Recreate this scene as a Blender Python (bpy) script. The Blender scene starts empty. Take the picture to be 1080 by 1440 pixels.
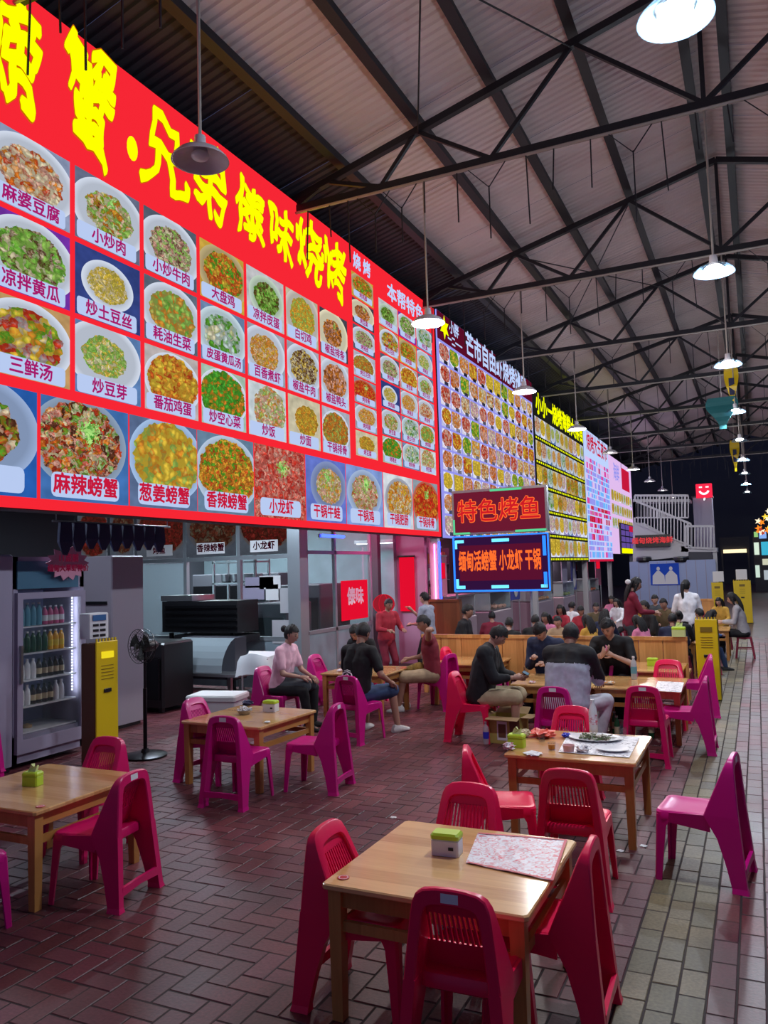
import bpy, bmesh, math, random
from mathutils import Vector, Matrix, noise
random.seed(7)
S = bpy.context.scene
C = S.collection
PI = math.pi
# ---------------------------------------------------------------- camera
CAM_R = Matrix(((0.90364352, 0.05741923, 0.42441893),
                (0.427277, -0.05290096, -0.9025718),
                (-0.02937281, 0.9969476, -0.07233753)))   # rows: world axes in camera space
FOC, CX, CY, CAMH = 1109.0, 540.0, 720.0, 2.0
cam_d = bpy.data.cameras.new('camera')
cam_d.sensor_fit = 'VERTICAL'
cam_d.sensor_height = 36.0
cam_d.lens = FOC / 1440.0 * 36.0
cam_d.clip_start = 0.05
cam_d.clip_end = 300
cam = bpy.data.objects.new('camera', cam_d)
C.objects.link(cam)
cam.matrix_world = Matrix.Translation((0, 0, CAMH)) @ CAM_R.to_4x4()
S.camera = cam
# ---------------------------------------------------------------- world: night outside the open sided hall
w = bpy.data.worlds.new('night')
S.world = w
w.use_nodes = True
w.node_tree.nodes['Background'].inputs[0].default_value = (0.10, 0.12, 0.26, 1)
w.node_tree.nodes['Background'].inputs[1].default_value = 0.55
S.view_settings.view_transform = 'Standard'
S.view_settings.look = 'None'
S.view_settings.exposure = 0.0
S.view_settings.gamma = 1.0
S.view_settings.use_curve_mapping = False
S.cycles.use_denoising = True
S.cycles.max_bounces = 5
S.cycles.sample_clamp_indirect = 4.0
LAMP_W = 620.0
BAN_E = 1.0

# ---------------------------------------------------------------- where a photograph pixel meets a plane
def ray(px, py):
    return CAM_R @ Vector((px - CX, -(py - CY), -FOC))
def G(px, py, z=0.0):
    d = ray(px, py); return Vector((0, 0, CAMH)) + d * ((z - CAMH) / d.z)
def WX(px, py, x):
    d = ray(px, py); return Vector((0, 0, CAMH)) + d * (x / d.x)
def WY(px, py, y):
    d = ray(px, py); return Vector((0, 0, CAMH)) + d * (y / d.y)
def proj(p):
    c = CAM_R.transposed() @ (Vector(p) - Vector((0, 0, CAMH)))
    if c.z > -0.1: return (-999, -999)
    return (CX + FOC * c.x / -c.z, CY - FOC * c.y / -c.z)

# ---------------------------------------------------------------- materials
M = {}
def mat(name, col, rough=0.5, metal=0.0, emit=0.0, ecol=None, var=0.0, vscale=8.0, bump=0.0, bscale=60.0, coat=0.0, alpha=None, trans=0.0, spec=0.5):
    m = bpy.data.materials.new(name); m.use_nodes = True
    nt = m.node_tree; b = nt.nodes['Principled BSDF']
    c4 = (col[0], col[1], col[2], 1)
    b.inputs['Base Color'].default_value = c4
    b.inputs['Roughness'].default_value = rough
    b.inputs['Metallic'].default_value = metal
    b.inputs['Specular IOR Level'].default_value = spec
    if coat: b.inputs['Coat Weight'].default_value = coat; b.inputs['Coat Roughness'].default_value = 0.15
    if trans: b.inputs['Transmission Weight'].default_value = trans
    if alpha is not None: b.inputs['Alpha'].default_value = alpha
    if emit:
        b.inputs['Emission Color'].default_value = (*(ecol or col), 1)
        b.inputs['Emission Strength'].default_value = emit
    if var or bump:
        tc = nt.nodes.new('ShaderNodeTexCoord')
    if var:
        n = nt.nodes.new('ShaderNodeTexNoise'); n.inputs['Scale'].default_value = vscale; n.inputs['Detail'].default_value = 6
        r = nt.nodes.new('ShaderNodeValToRGB')
        r.color_ramp.elements[0].position = 0.3; r.color_ramp.elements[1].position = 0.7
        r.color_ramp.elements[0].color = (col[0]*(1-var), col[1]*(1-var), col[2]*(1-var), 1)
        r.color_ramp.elements[1].color = (min(1, col[0]*(1+var)), min(1, col[1]*(1+var)), min(1, col[2]*(1+var)), 1)
        nt.links.new(tc.outputs['Object'], n.inputs['Vector']); nt.links.new(n.outputs['Fac'], r.inputs['Fac'])
        nt.links.new(r.outputs['Color'], b.inputs['Base Color'])
    if bump:
        n2 = nt.nodes.new('ShaderNodeTexNoise'); n2.inputs['Scale'].default_value = bscale
        bp = nt.nodes.new('ShaderNodeBump'); bp.inputs['Strength'].default_value = bump; bp.inputs['Distance'].default_value = 0.01
        nt.links.new(tc.outputs['Object'], n2.inputs['Vector']); nt.links.new(n2.outputs['Fac'], bp.inputs['Height']); nt.links.new(bp.outputs['Normal'], b.inputs['Normal'])
    M[name] = m
    return m

def lit(name, col, strength=1.0):
    m = bpy.data.materials.new(name); m.use_nodes = True
    nt = m.node_tree; nt.nodes.clear()
    o = nt.nodes.new('ShaderNodeOutputMaterial'); e = nt.nodes.new('ShaderNodeEmission')
    e.inputs[0].default_value = (*col, 1); e.inputs[1].default_value = strength
    nt.links.new(e.outputs[0], o.inputs[0]); M[name] = m
    return m

def wood(name, c1, c2, plank=0.12, axis=0, rough=0.3, coat=0.3):
    m = bpy.data.materials.new(name); m.use_nodes = True
    nt = m.node_tree; b = nt.nodes['Principled BSDF']; N = nt.nodes.new; L = nt.links.new
    tc = N('ShaderNodeTexCoord'); sep = N('ShaderNodeSeparateXYZ'); L(tc.outputs['Object'], sep.inputs[0])
    div = N('ShaderNodeMath'); div.operation = 'DIVIDE'; div.inputs[1].default_value = plank; L(sep.outputs[axis], div.inputs[0])
    fl = N('ShaderNodeMath'); fl.operation = 'FLOOR'; L(div.outputs[0], fl.inputs[0])
    oi = N('ShaderNodeObjectInfo')
    ad = N('ShaderNodeMath'); ad.operation = 'ADD'; L(fl.outputs[0], ad.inputs[0]); L(oi.outputs['Random'], ad.inputs[1])
    wn = N('ShaderNodeTexWhiteNoise'); wn.noise_dimensions = '1D'; L(ad.outputs[0], wn.inputs['W'])
    mp = N('ShaderNodeMapping'); L(tc.outputs['Object'], mp.inputs[0])
    mp.inputs['Scale'].default_value = (40, 3, 3) if axis == 0 else (3, 40, 3)
    if axis == 2: mp.inputs['Scale'].default_value = (3, 3, 40)
    ns = N('ShaderNodeTexNoise'); ns.inputs['Scale'].default_value = 1.0; ns.inputs['Detail'].default_value = 8; ns.inputs['Distortion'].default_value = 0.8; L(mp.outputs[0], ns.inputs['Vector'])
    mx = N('ShaderNodeMath'); mx.operation = 'MULTIPLY_ADD'; mx.inputs[1].default_value = 0.55; L(wn.outputs['Value'], mx.inputs[0])
    sc = N('ShaderNodeMath'); sc.operation = 'MULTIPLY'; sc.inputs[1].default_value = 0.6; L(ns.outputs['Fac'], sc.inputs[0]); L(sc.outputs[0], mx.inputs[2])
    r = N('ShaderNodeValToRGB'); r.color_ramp.elements[0].position = 0.15; r.color_ramp.elements[1].position = 0.85
    r.color_ramp.elements[0].color = (*c1, 1); r.color_ramp.elements[1].color = (*c2, 1)
    L(mx.outputs[0], r.inputs[0]); L(r.outputs[0], b.inputs['Base Color'])
    b.inputs['Roughness'].default_value = rough; b.inputs['Coat Weight'].default_value = coat; b.inputs['Coat Roughness'].default_value = 0.12
    M[name] = m
    return m

def foodmat(name, bg, plate, cols, pr=0.50, fr=0.40, scale=26, cy=0.55, stretch=1.0, emit=1.0, green=0.0):
    """printed dish photograph: background, round plate, speckled food"""
    m = bpy.data.materials.new(name); m.use_nodes = True
    nt = m.node_tree; nt.nodes.clear(); N = nt.nodes.new; L = nt.links.new
    out = N('ShaderNodeOutputMaterial'); em = N('ShaderNodeEmission'); em.inputs[1].default_value = emit * BAN_E
    uv = N('ShaderNodeUVMap')
    fr3 = N('ShaderNodeVectorMath'); fr3.operation = 'FRACTION'; L(uv.outputs[0], fr3.inputs[0])
    flo = N('ShaderNodeVectorMath'); flo.operation = 'FLOOR'; L(uv.outputs[0], flo.inputs[0])
    wnz = N('ShaderNodeTexWhiteNoise'); wnz.noise_dimensions = '2D'; L(flo.outputs[0], wnz.inputs['Vector'])
    of_ = N('ShaderNodeVectorMath'); of_.operation = 'MULTIPLY_ADD'; of_.inputs[1].default_value = (0.14, 0.08, 0); of_.inputs[2].default_value = (0.5-0.07, cy-0.04, 0); L(wnz.outputs['Color'], of_.inputs[0])
    sb = N('ShaderNodeVectorMath'); sb.operation = 'SUBTRACT'; L(fr3.outputs[0], sb.inputs[0]); L(of_.outputs[0], sb.inputs[1])
    ml = N('ShaderNodeVectorMath'); ml.operation = 'MULTIPLY'; ml.inputs[1].default_value = (1.0, 1.15 * stretch, 0); L(sb.outputs[0], ml.inputs[0])
    ln = N('ShaderNodeVectorMath'); ln.operation = 'LENGTH'; L(ml.outputs[0], ln.inputs[0])
    ns = N('ShaderNodeTexNoise'); ns.inputs['Scale'].default_value = 9; ns.inputs['Detail'].default_value = 3; L(uv.outputs[0], ns.inputs['Vector'])
    jit = N('ShaderNodeMath'); jit.operation = 'MULTIPLY_ADD'; jit.inputs[1].default_value = 0.16; L(ns.outputs['Fac'], jit.inputs[0]); L(ln.outputs['Value'], jit.inputs[2])
    fm = N('ShaderNodeMath'); fm.operation = 'LESS_THAN'; fm.inputs[1].default_value = fr + 0.14; L(jit.outputs[0], fm.inputs[0])
    pm = N('ShaderNodeMath'); pm.operation = 'LESS_THAN'; pm.inputs[1].default_value = pr + 0.07; L(ln.outputs['Value'], pm.inputs[0])
    dn = N('ShaderNodeTexNoise'); dn.inputs['Scale'].default_value = scale; dn.inputs['Detail'].default_value = 2; dn.inputs['Distortion'].default_value = 1.2; L(uv.outputs[0], dn.inputs['Vector'])
    dsn = N('ShaderNodeTexNoise'); dsn.inputs['Scale'].default_value = scale * 0.45; dsn.inputs['Detail'].default_value = 2; L(uv.outputs[0], dsn.inputs['Vector'])
    dv = N('ShaderNodeVectorMath'); dv.operation = 'MULTIPLY_ADD'; dv.inputs[1].default_value = (0.16, 0.16, 0); L(dsn.outputs['Color'], dv.inputs[0]); L(uv.outputs[0], dv.inputs[2])
    vo = N('ShaderNodeTexVoronoi'); vo.inputs['Scale'].default_value = scale * 0.75; vo.feature = 'F1'; L(dv.outputs[0], vo.inputs['Vector'])
    sp = N('ShaderNodeSeparateColor'); L(vo.outputs['Color'], sp.inputs[0])
    av = N('ShaderNodeMath'); av.operation = 'MULTIPLY_ADD'; av.inputs[1].default_value = 0.75; L(sp.outputs[0], av.inputs[0])
    av2 = N('ShaderNodeMath'); av2.operation = 'MULTIPLY'; av2.inputs[1].default_value = 0.32; L(dn.outputs['Fac'], av2.inputs[0]); L(av2.outputs[0], av.inputs[2])
    ramp = N('ShaderNodeValToRGB'); el = ramp.color_ramp.elements
    while len(el) > 1: el.remove(el[-1])
    for i, c in enumerate(cols):
        p = 0.1 + 0.85 * i / len(cols)
        e = el[0] if i == 0 else el.new(p)
        e.position = p; e.color = (*c, 1)
    L(av.outputs[0], ramp.inputs[0])
    # shading of pieces, printed in the picture
    dk = N('ShaderNodeMapRange'); dk.inputs['From Min'].default_value = 0.0; dk.inputs['From Max'].default_value = 0.55; dk.inputs['To Min'].default_value = 1.1; dk.inputs['To Max'].default_value = 0.45
    L(vo.outputs['Distance'], dk.inputs['Value'])
    mu = N('ShaderNodeMix'); mu.data_type = 'RGBA'; mu.blend_type = 'MULTIPLY'; mu.inputs['Factor'].default_value = 1.0
    L(ramp.outputs[0], mu.inputs['A']); L(dk.outputs[0], mu.inputs['B'])
    # plate rim tone
    rr = N('ShaderNodeMapRange'); rr.inputs['From Min'].default_value = pr - 0.03; rr.inputs['From Max'].default_value = pr + 0.07; rr.inputs['To Min'].default_value = 0.72; rr.inputs['To Max'].default_value = 1.05; L(ln.outputs['Value'], rr.inputs['Value'])
    pc = N('ShaderNodeMix'); pc.data_type = 'RGBA'; pc.blend_type = 'MULTIPLY'; pc.inputs['Factor'].default_value = 1; pc.inputs['A'].default_value = (*plate, 1); L(rr.outputs[0], pc.inputs['B'])
    n5 = N('ShaderNodeTexNoise'); n5.inputs['Scale'].default_value = 5; L(uv.outputs[0], n5.inputs['Vector'])
    bgm = N('ShaderNodeMix'); bgm.data_type = 'RGBA'; L(n5.outputs['Fac'], bgm.inputs['Factor'])
    bgm.inputs['A'].default_value = (bg[0]*0.5, bg[1]*0.5, bg[2]*0.5, 1); bgm.inputs['B'].default_value = (min(1, bg[0]*1.5), min(1, bg[1]*1.5), min(1, bg[2]*1.5), 1)
    a = N('ShaderNodeMix'); a.data_type = 'RGBA'; L(pm.outputs[0], a.inputs['Factor']); L(bgm.outputs['Result'], a.inputs['A']); L(pc.outputs['Result'], a.inputs['B'])
    bb = N('ShaderNodeMix'); bb.data_type = 'RGBA'; L(fm.outputs[0], bb.inputs['Factor']); L(a.outputs['Result'], bb.inputs['A']); L(mu.outputs['Result'], bb.inputs['B'])
    last = bb.outputs['Result']
    if green:
        s2 = N('ShaderNodeVectorMath'); s2.operation = 'DISTANCE'; s2.inputs[1].default_value = (0.53, cy + 0.17, 0); L(fr3.outputs[0], s2.inputs[0])
        j2 = N('ShaderNodeMath'); j2.operation = 'MULTIPLY_ADD'; j2.inputs[1].default_value = 0.45; L(dn.outputs['Fac'], j2.inputs[0]); L(s2.outputs['Value'], j2.inputs[2])
        g2 = N('ShaderNodeMath'); g2.operation = 'LESS_THAN'; g2.inputs[1].default_value = green + 0.21; L(j2.outputs[0], g2.inputs[0])
        gm = N('ShaderNodeMix'); gm.data_type = 'RGBA'; L(g2.outputs[0], gm.inputs['Factor']); L(last, gm.inputs['A']); gb = N('ShaderNodeMix'); gb.data_type = 'RGBA'; L(sp.outputs[1], gb.inputs['Factor']); gb.inputs['A'].default_value = (0.06, 0.30, 0.03, 1); gb.inputs['B'].default_value = (0.50, 0.85, 0.25, 1); L(gb.outputs['Result'], gm.inputs['B'])
        last = gm.outputs['Result']
    L(last, em.inputs[0]); L(em.outputs[0], out.inputs[0])
    M[name] = m
    return m

mat('brick', (0.115, 0.045, 0.055), 0.5, var=0.0, bump=0.25, bscale=50)
def brickmat(name, c, rough, patch=0.35):
    m = bpy.data.materials.new(name); m.use_nodes = True
    nt = m.node_tree; b = nt.nodes['Principled BSDF']; N = nt.nodes.new; L = nt.links.new
    at = N('ShaderNodeAttribute'); at.attribute_name = 'tint'
    ge = N('ShaderNodeNewGeometry')
    n1 = N('ShaderNodeTexNoise'); n1.inputs['Scale'].default_value = 1.3; n1.inputs['Detail'].default_value = 5; L(ge.outputs['Position'], n1.inputs['Vector'])
    n2 = N('ShaderNodeTexNoise'); n2.inputs['Scale'].default_value = 55; n2.inputs['Detail'].default_value = 4; L(ge.outputs['Position'], n2.inputs['Vector'])
    r = N('ShaderNodeValToRGB'); r.color_ramp.elements[0].position = 0.32; r.color_ramp.elements[1].position = 0.68
    r.color_ramp.elements[0].color = (1-patch,)*3 + (1,); r.color_ramp.elements[1].color = (1+patch,)*3 + (1,)
    L(n1.outputs['Fac'], r.inputs[0])
    m1 = N('ShaderNodeMix'); m1.data_type = 'RGBA'; m1.blend_type = 'MULTIPLY'; m1.inputs['Factor'].default_value = 1; m1.inputs['A'].default_value = (*c, 1); L(at.outputs['Color'], m1.inputs['B'])
    m2 = N('ShaderNodeMix'); m2.data_type = 'RGBA'; m2.blend_type = 'MULTIPLY'; m2.inputs['Factor'].default_value = 1; L(m1.outputs['Result'], m2.inputs['A']); L(r.outputs[0], m2.inputs['B'])
    r2 = N('ShaderNodeValToRGB'); r2.color_ramp.elements[0].position = 0.3; r2.color_ramp.elements[1].position = 0.75
    r2.color_ramp.elements[0].color = (0.75,)*3 + (1,); r2.color_ramp.elements[1].color = (1.3,)*3 + (1,)
    L(n2.outputs['Fac'], r2.inputs[0])
    m3 = N('ShaderNodeMix'); m3.data_type = 'RGBA'; m3.blend_type = 'MULTIPLY'; m3.inputs['Factor'].default_value = 1; L(m2.outputs['Result'], m3.inputs['A']); L(r2.outputs[0], m3.inputs['B'])
    L(m3.outputs['Result'], b.inputs['Base Color'])
    rg = N('ShaderNodeMapRange'); rg.inputs['To Min'].default_value = rough - 0.12; rg.inputs['To Max'].default_value = rough + 0.15; L(n1.outputs['Fac'], rg.inputs['Value']); L(rg.outputs[0], b.inputs['Roughness'])
    bp = N('ShaderNodeBump'); bp.inputs['Strength'].default_value = 0.3; bp.inputs['Distance'].default_value = 0.004; L(n2.outputs['Fac'], bp.inputs['Height']); L(bp.outputs[0], b.inputs['Normal'])
    M[name] = m
brickmat('brick_red', (0.118, 0.029, 0.036), 0.42)
brickmat('brick_grey', (0.150, 0.120, 0.066), 0.5, 0.4)
mat('joint', (0.022, 0.012, 0.013), 0.8)
mat('chair_pink', (0.90, 0.008, 0.085), 0.30, bump=0.04, bscale=25)
mat('chair_magenta', (0.62, 0.006, 0.22), 0.3, bump=0.04, bscale=25)
mat('chair_rose', (0.72, 0.006, 0.13), 0.32, bump=0.04, bscale=25)
wood('table_wood', (0.50, 0.22, 0.06), (0.88, 0.53, 0.22), 0.12, 1, 0.18, 0.6)
wood('leg_wood', (0.36, 0.14, 0.03), (0.62, 0.30, 0.08), 0.3, 0, 0.35, 0.3)
wood('bench_wood', (0.50, 0.20, 0.05), (0.80, 0.40, 0.13), 0.14, 0, 0.35, 0.2)
wood('red_wood', (0.12, 0.03, 0.012), (0.24, 0.07, 0.025), 0.14, 0, 0.4, 0.2)
mat('white_plastic', (0.75, 0.76, 0.78), 0.35)
mat('paper', (0.80, 0.80, 0.80), 0.7)
mat('green_box', (0.50, 0.72, 0.03), 0.4)
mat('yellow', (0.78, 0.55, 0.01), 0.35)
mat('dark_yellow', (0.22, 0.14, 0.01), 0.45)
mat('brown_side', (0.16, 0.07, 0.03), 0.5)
mat('black', (0.008, 0.008, 0.010), 0.4)
mat('black_metal', (0.015, 0.015, 0.018), 0.3, 0.7)
mat('steel', (0.45, 0.46, 0.48), 0.28, 0.9)
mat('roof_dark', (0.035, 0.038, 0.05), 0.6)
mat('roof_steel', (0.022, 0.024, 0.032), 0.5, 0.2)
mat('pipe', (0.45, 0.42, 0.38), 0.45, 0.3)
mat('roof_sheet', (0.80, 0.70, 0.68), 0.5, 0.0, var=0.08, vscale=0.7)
mat('alu', (0.42, 0.47, 0.50), 0.35, 0.6)
mat('white_wall', (0.50, 0.50, 0.52), 0.6)
mat('grey_panel', (0.34, 0.31, 0.42), 0.5)
mat('dark_wall', (0.06, 0.06, 0.075), 0.7)
mat('kitchen_wall', (0.24, 0.31, 0.35), 0.4, var=0.12, vscale=3)
mat('cardboard', (0.42, 0.27, 0.13), 0.7)
mat('glass', (0.10, 0.14, 0.15), 0.03, alpha=0.14)
mat('frost', (0.55, 0.66, 0.70), 0.15, alpha=0.45)
mat('clear_shade', (0.05, 0.085, 0.12), 0.1, alpha=0.35)
mat('lamp_shade', (0.55, 0.53, 0.58), 0.4, 0.2)
mat('styrofoam', (0.72, 0.75, 0.74), 0.75)
mat('cloth_white', (0.62, 0.64, 0.66), 0.8)
mat('navy', (0.010, 0.014, 0.07), 0.6)
mat('skin', (0.42, 0.22, 0.15), 0.5)
mat('skin_pale', (0.52, 0.30, 0.22), 0.5)
mat('lip', (0.32, 0.07, 0.06), 0.5)
mat('eye', (0.01, 0.008, 0.008), 0.2)
mat('hair', (0.006, 0.005, 0.006), 0.6, bump=.6, bscale=120)
lit('bulb', (1.0, 0.97, 0.92), 30)
lit('led_strip', (0.75, 0.85, 1.0), 4)
lit('tube_light', (0.8, 0.92, 1.0), 7)
lit('tube_pink', (1.0, 0.12, 0.42), 8)
lit('tube_blue', (0.03, 0.06, 1.0), 6)
lit('sign_red', (0.93, 0.020, 0.035), BAN_E)
lit('sign_yellow', (0.86, 0.93, 0.0), 1.15 * BAN_E)
lit('sign_orange', (0.75, 0.16, 0.0), 0.8 * BAN_E)
lit('sign_white', (0.52, 0.66, 1.0), 0.98 * BAN_E)
lit('sign_label', (0.50, 0.62, 0.92), 0.95 * BAN_E)
lit('sign_text', (0.42, 0.01, 0.16), 0.9 * BAN_E)
lit('sign_crimson', (0.62, 0.01, 0.05), 0.9 * BAN_E)
lit('sign_maroon', (0.10, 0.004, 0.02), BAN_E)
lit('sign_black', (0.012, 0.012, 0.010), BAN_E)
lit('sign_violet', (0.30, 0.30, 0.85), BAN_E)
lit('sign_cyan', (0.15, 0.45, 0.95), BAN_E)
lit('sign_magenta', (0.70, 0.06, 0.35), BAN_E)
lit('sign_pinkpale', (0.75, 0.50, 0.85), BAN_E)
lit('neon_red', (1.0, 0.07, 0.02), 1.2)
lit('neon_orange', (1.0, 0.15, 0.025), 1.15)
lit('neon_blue', (0.02, 0.18, 1.0), 1.8)
lit('neon_cyan', (0.15, 0.65, 1.0), 1.5)
lit('neon_green', (0.12, 0.75, 0.35), 0.9)
lit('neon_back', (0.15, 0.010, 0.03), 1)
lit('neon_back_dark', (0.030, 0.006, 0.045), 1)
lit('poster_red', (0.85, 0.005, 0.03), 0.9)
W_ = (0.62, 0.68, 0.80)
R_, O_, Y_, G1, G2, B_, CR, PK = (0.65, .05, .02), (0.85, .28, .03), (0.9, .62, .06), (0.12, .42, .03), (0.35, .62, .12), (0.13, .04, .02), (0.85, .75, .5), (0.85, .45, .35)
foodmat('food_0', (0.25, .30, .45), W_, [B_, PK, CR, O_, R_, CR], fr=.34, scale=22)
foodmat('food_1', (0.12, .14, .22), W_, [B_, O_, G1, PK, CR, G2], fr=.30, scale=26, green=.06)
foodmat('food_2', (0.08, .10, .14), W_, [B_, PK, B_, CR, G2], fr=.33, scale=30)
foodmat('food_3', (0.55, .35, .05), (0.5, .4, .2), [B_, O_, R_, Y_, G1], fr=.38, scale=24)
foodmat('food_4', (0.16, .03, .35), W_, [G1, G2, G1, CR, B_, G2], fr=.36, scale=20)
foodmat('food_5', (0.03, .05, .20), W_, [Y_, CR, Y_, (0.6, .5, .08)], fr=.24, pr=.33, scale=40)
foodmat('food_6', (0.10, .20, .42), W_, [G1, G2, CR, Y_, G2], fr=.27, scale=34)
foodmat('food_7', (0.14, .22, .38), (0.55, .68, .75), [G2, CR, (0.5, .7, .6), (0.65, .75, .75), G1], fr=.35, scale=16)
foodmat('food_8', (0.5, .30, .12), W_, [Y_, O_, G1, Y_, (0.5, .5, .5), R_], fr=.38, scale=14)
foodmat('food_9', (0.45, .40, .40), W_, [R_, O_, Y_, R_, Y_], fr=.42, pr=.46, scale=18)
foodmat('food_10', (0.35, .50, .40), W_, [(0.03, .2, .02), G1, (0.08, .5, .05), G1, O_], fr=.44, pr=.48, scale=24)
foodmat('food_11', (0.30, .34, .40), W_, [B_, Y_, O_, CR, O_], fr=.32, scale=40)
foodmat('food_12', (0.45, .42, .30), (0.6, .55, .5), [Y_, O_, Y_, G2], fr=.33, scale=42, stretch=0.85)
foodmat('food_13', (0.05, .05, .07), (0.75, .7, .5), [B_, O_, PK, B_, O_], fr=.28, scale=30, green=.05)
foodmat('food_14', (0.55, .55, .6), W_, [B_, (0.5, .15, .04), O_, PK], fr=.36, scale=22)
foodmat('food_15', (0.35, .35, .42), W_, [CR, Y_, B_, CR, B_], fr=.36, scale=34)
foodmat('crab_0', (0.05, .15, .40), (0.25, .33, .45), [B_, R_, O_, CR, G1, R_, PK, B_], fr=.41, pr=.47, scale=30, green=.12)
foodmat('crab_1', (0.10, .15, .28), (0.35, .5, .75), [O_, Y_, Y_, G2, O_, Y_], fr=.43, pr=.49, scale=16)
foodmat('crab_2', (0.12, .20, .30), (0.45, .55, .7), [B_, O_, Y_, O_, R_, G1], fr=.43, pr=.49, scale=34)
foodmat('crab_3', (0.10, .10, .14), (0.65, .10, .08), [(0.7, .03, .02), (0.9, .08, .05), PK, (0.55, .02, .02), (0.9, .2, .15)], fr=.60, pr=.66, scale=30, green=.10, stretch=.8)
foodmat('pot_0', (0.12, .17, .55), (0.22, .28, .5), [PK, CR, O_, G2, PK], fr=.26, pr=.38, scale=34, green=.08)
foodmat('pot_1', (0.20, .30, .62), (0.35, .45, .65), [PK, CR, R_, G2, PK], fr=.30, pr=.40, scale=34, green=.10)
foodmat('pot_2', (0.62, .66, .85), (0.35, .36, .42), [R_, O_, Y_, O_, CR], fr=.36, pr=.42, scale=34)
foodmat('pot_3', (0.25, .3, .35), (0.5, .12, .08), [(0.8, .02, .01), (0.85, .05, .02), R_, O_], fr=.43, pr=.48, scale=26, green=.08)
foodmat('wok_0', (0.02, .10, .38), (0.30, .40, .62), [(0.4, .5, .65), CR, R_, G1, B_], fr=.30, pr=.48, scale=22)
foodmat('dim_0', (0.10, .12, .16), (0.12, .12, .14), [B_, (0.12, .03, .02), (0.2, .05, .03), (0.2, .15, .1)], fr=.42, pr=.47, scale=26, emit=0.45)
foodmat('dim_1', (0.12, .14, .18), (0.15, .12, .12), [(0.2, .02, .02), (0.35, .04, .03), (0.12, .03, .02)], fr=.46, pr=.49, scale=30, emit=0.45)
FOODS = ['food_%d' % i for i in range(16)]

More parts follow.
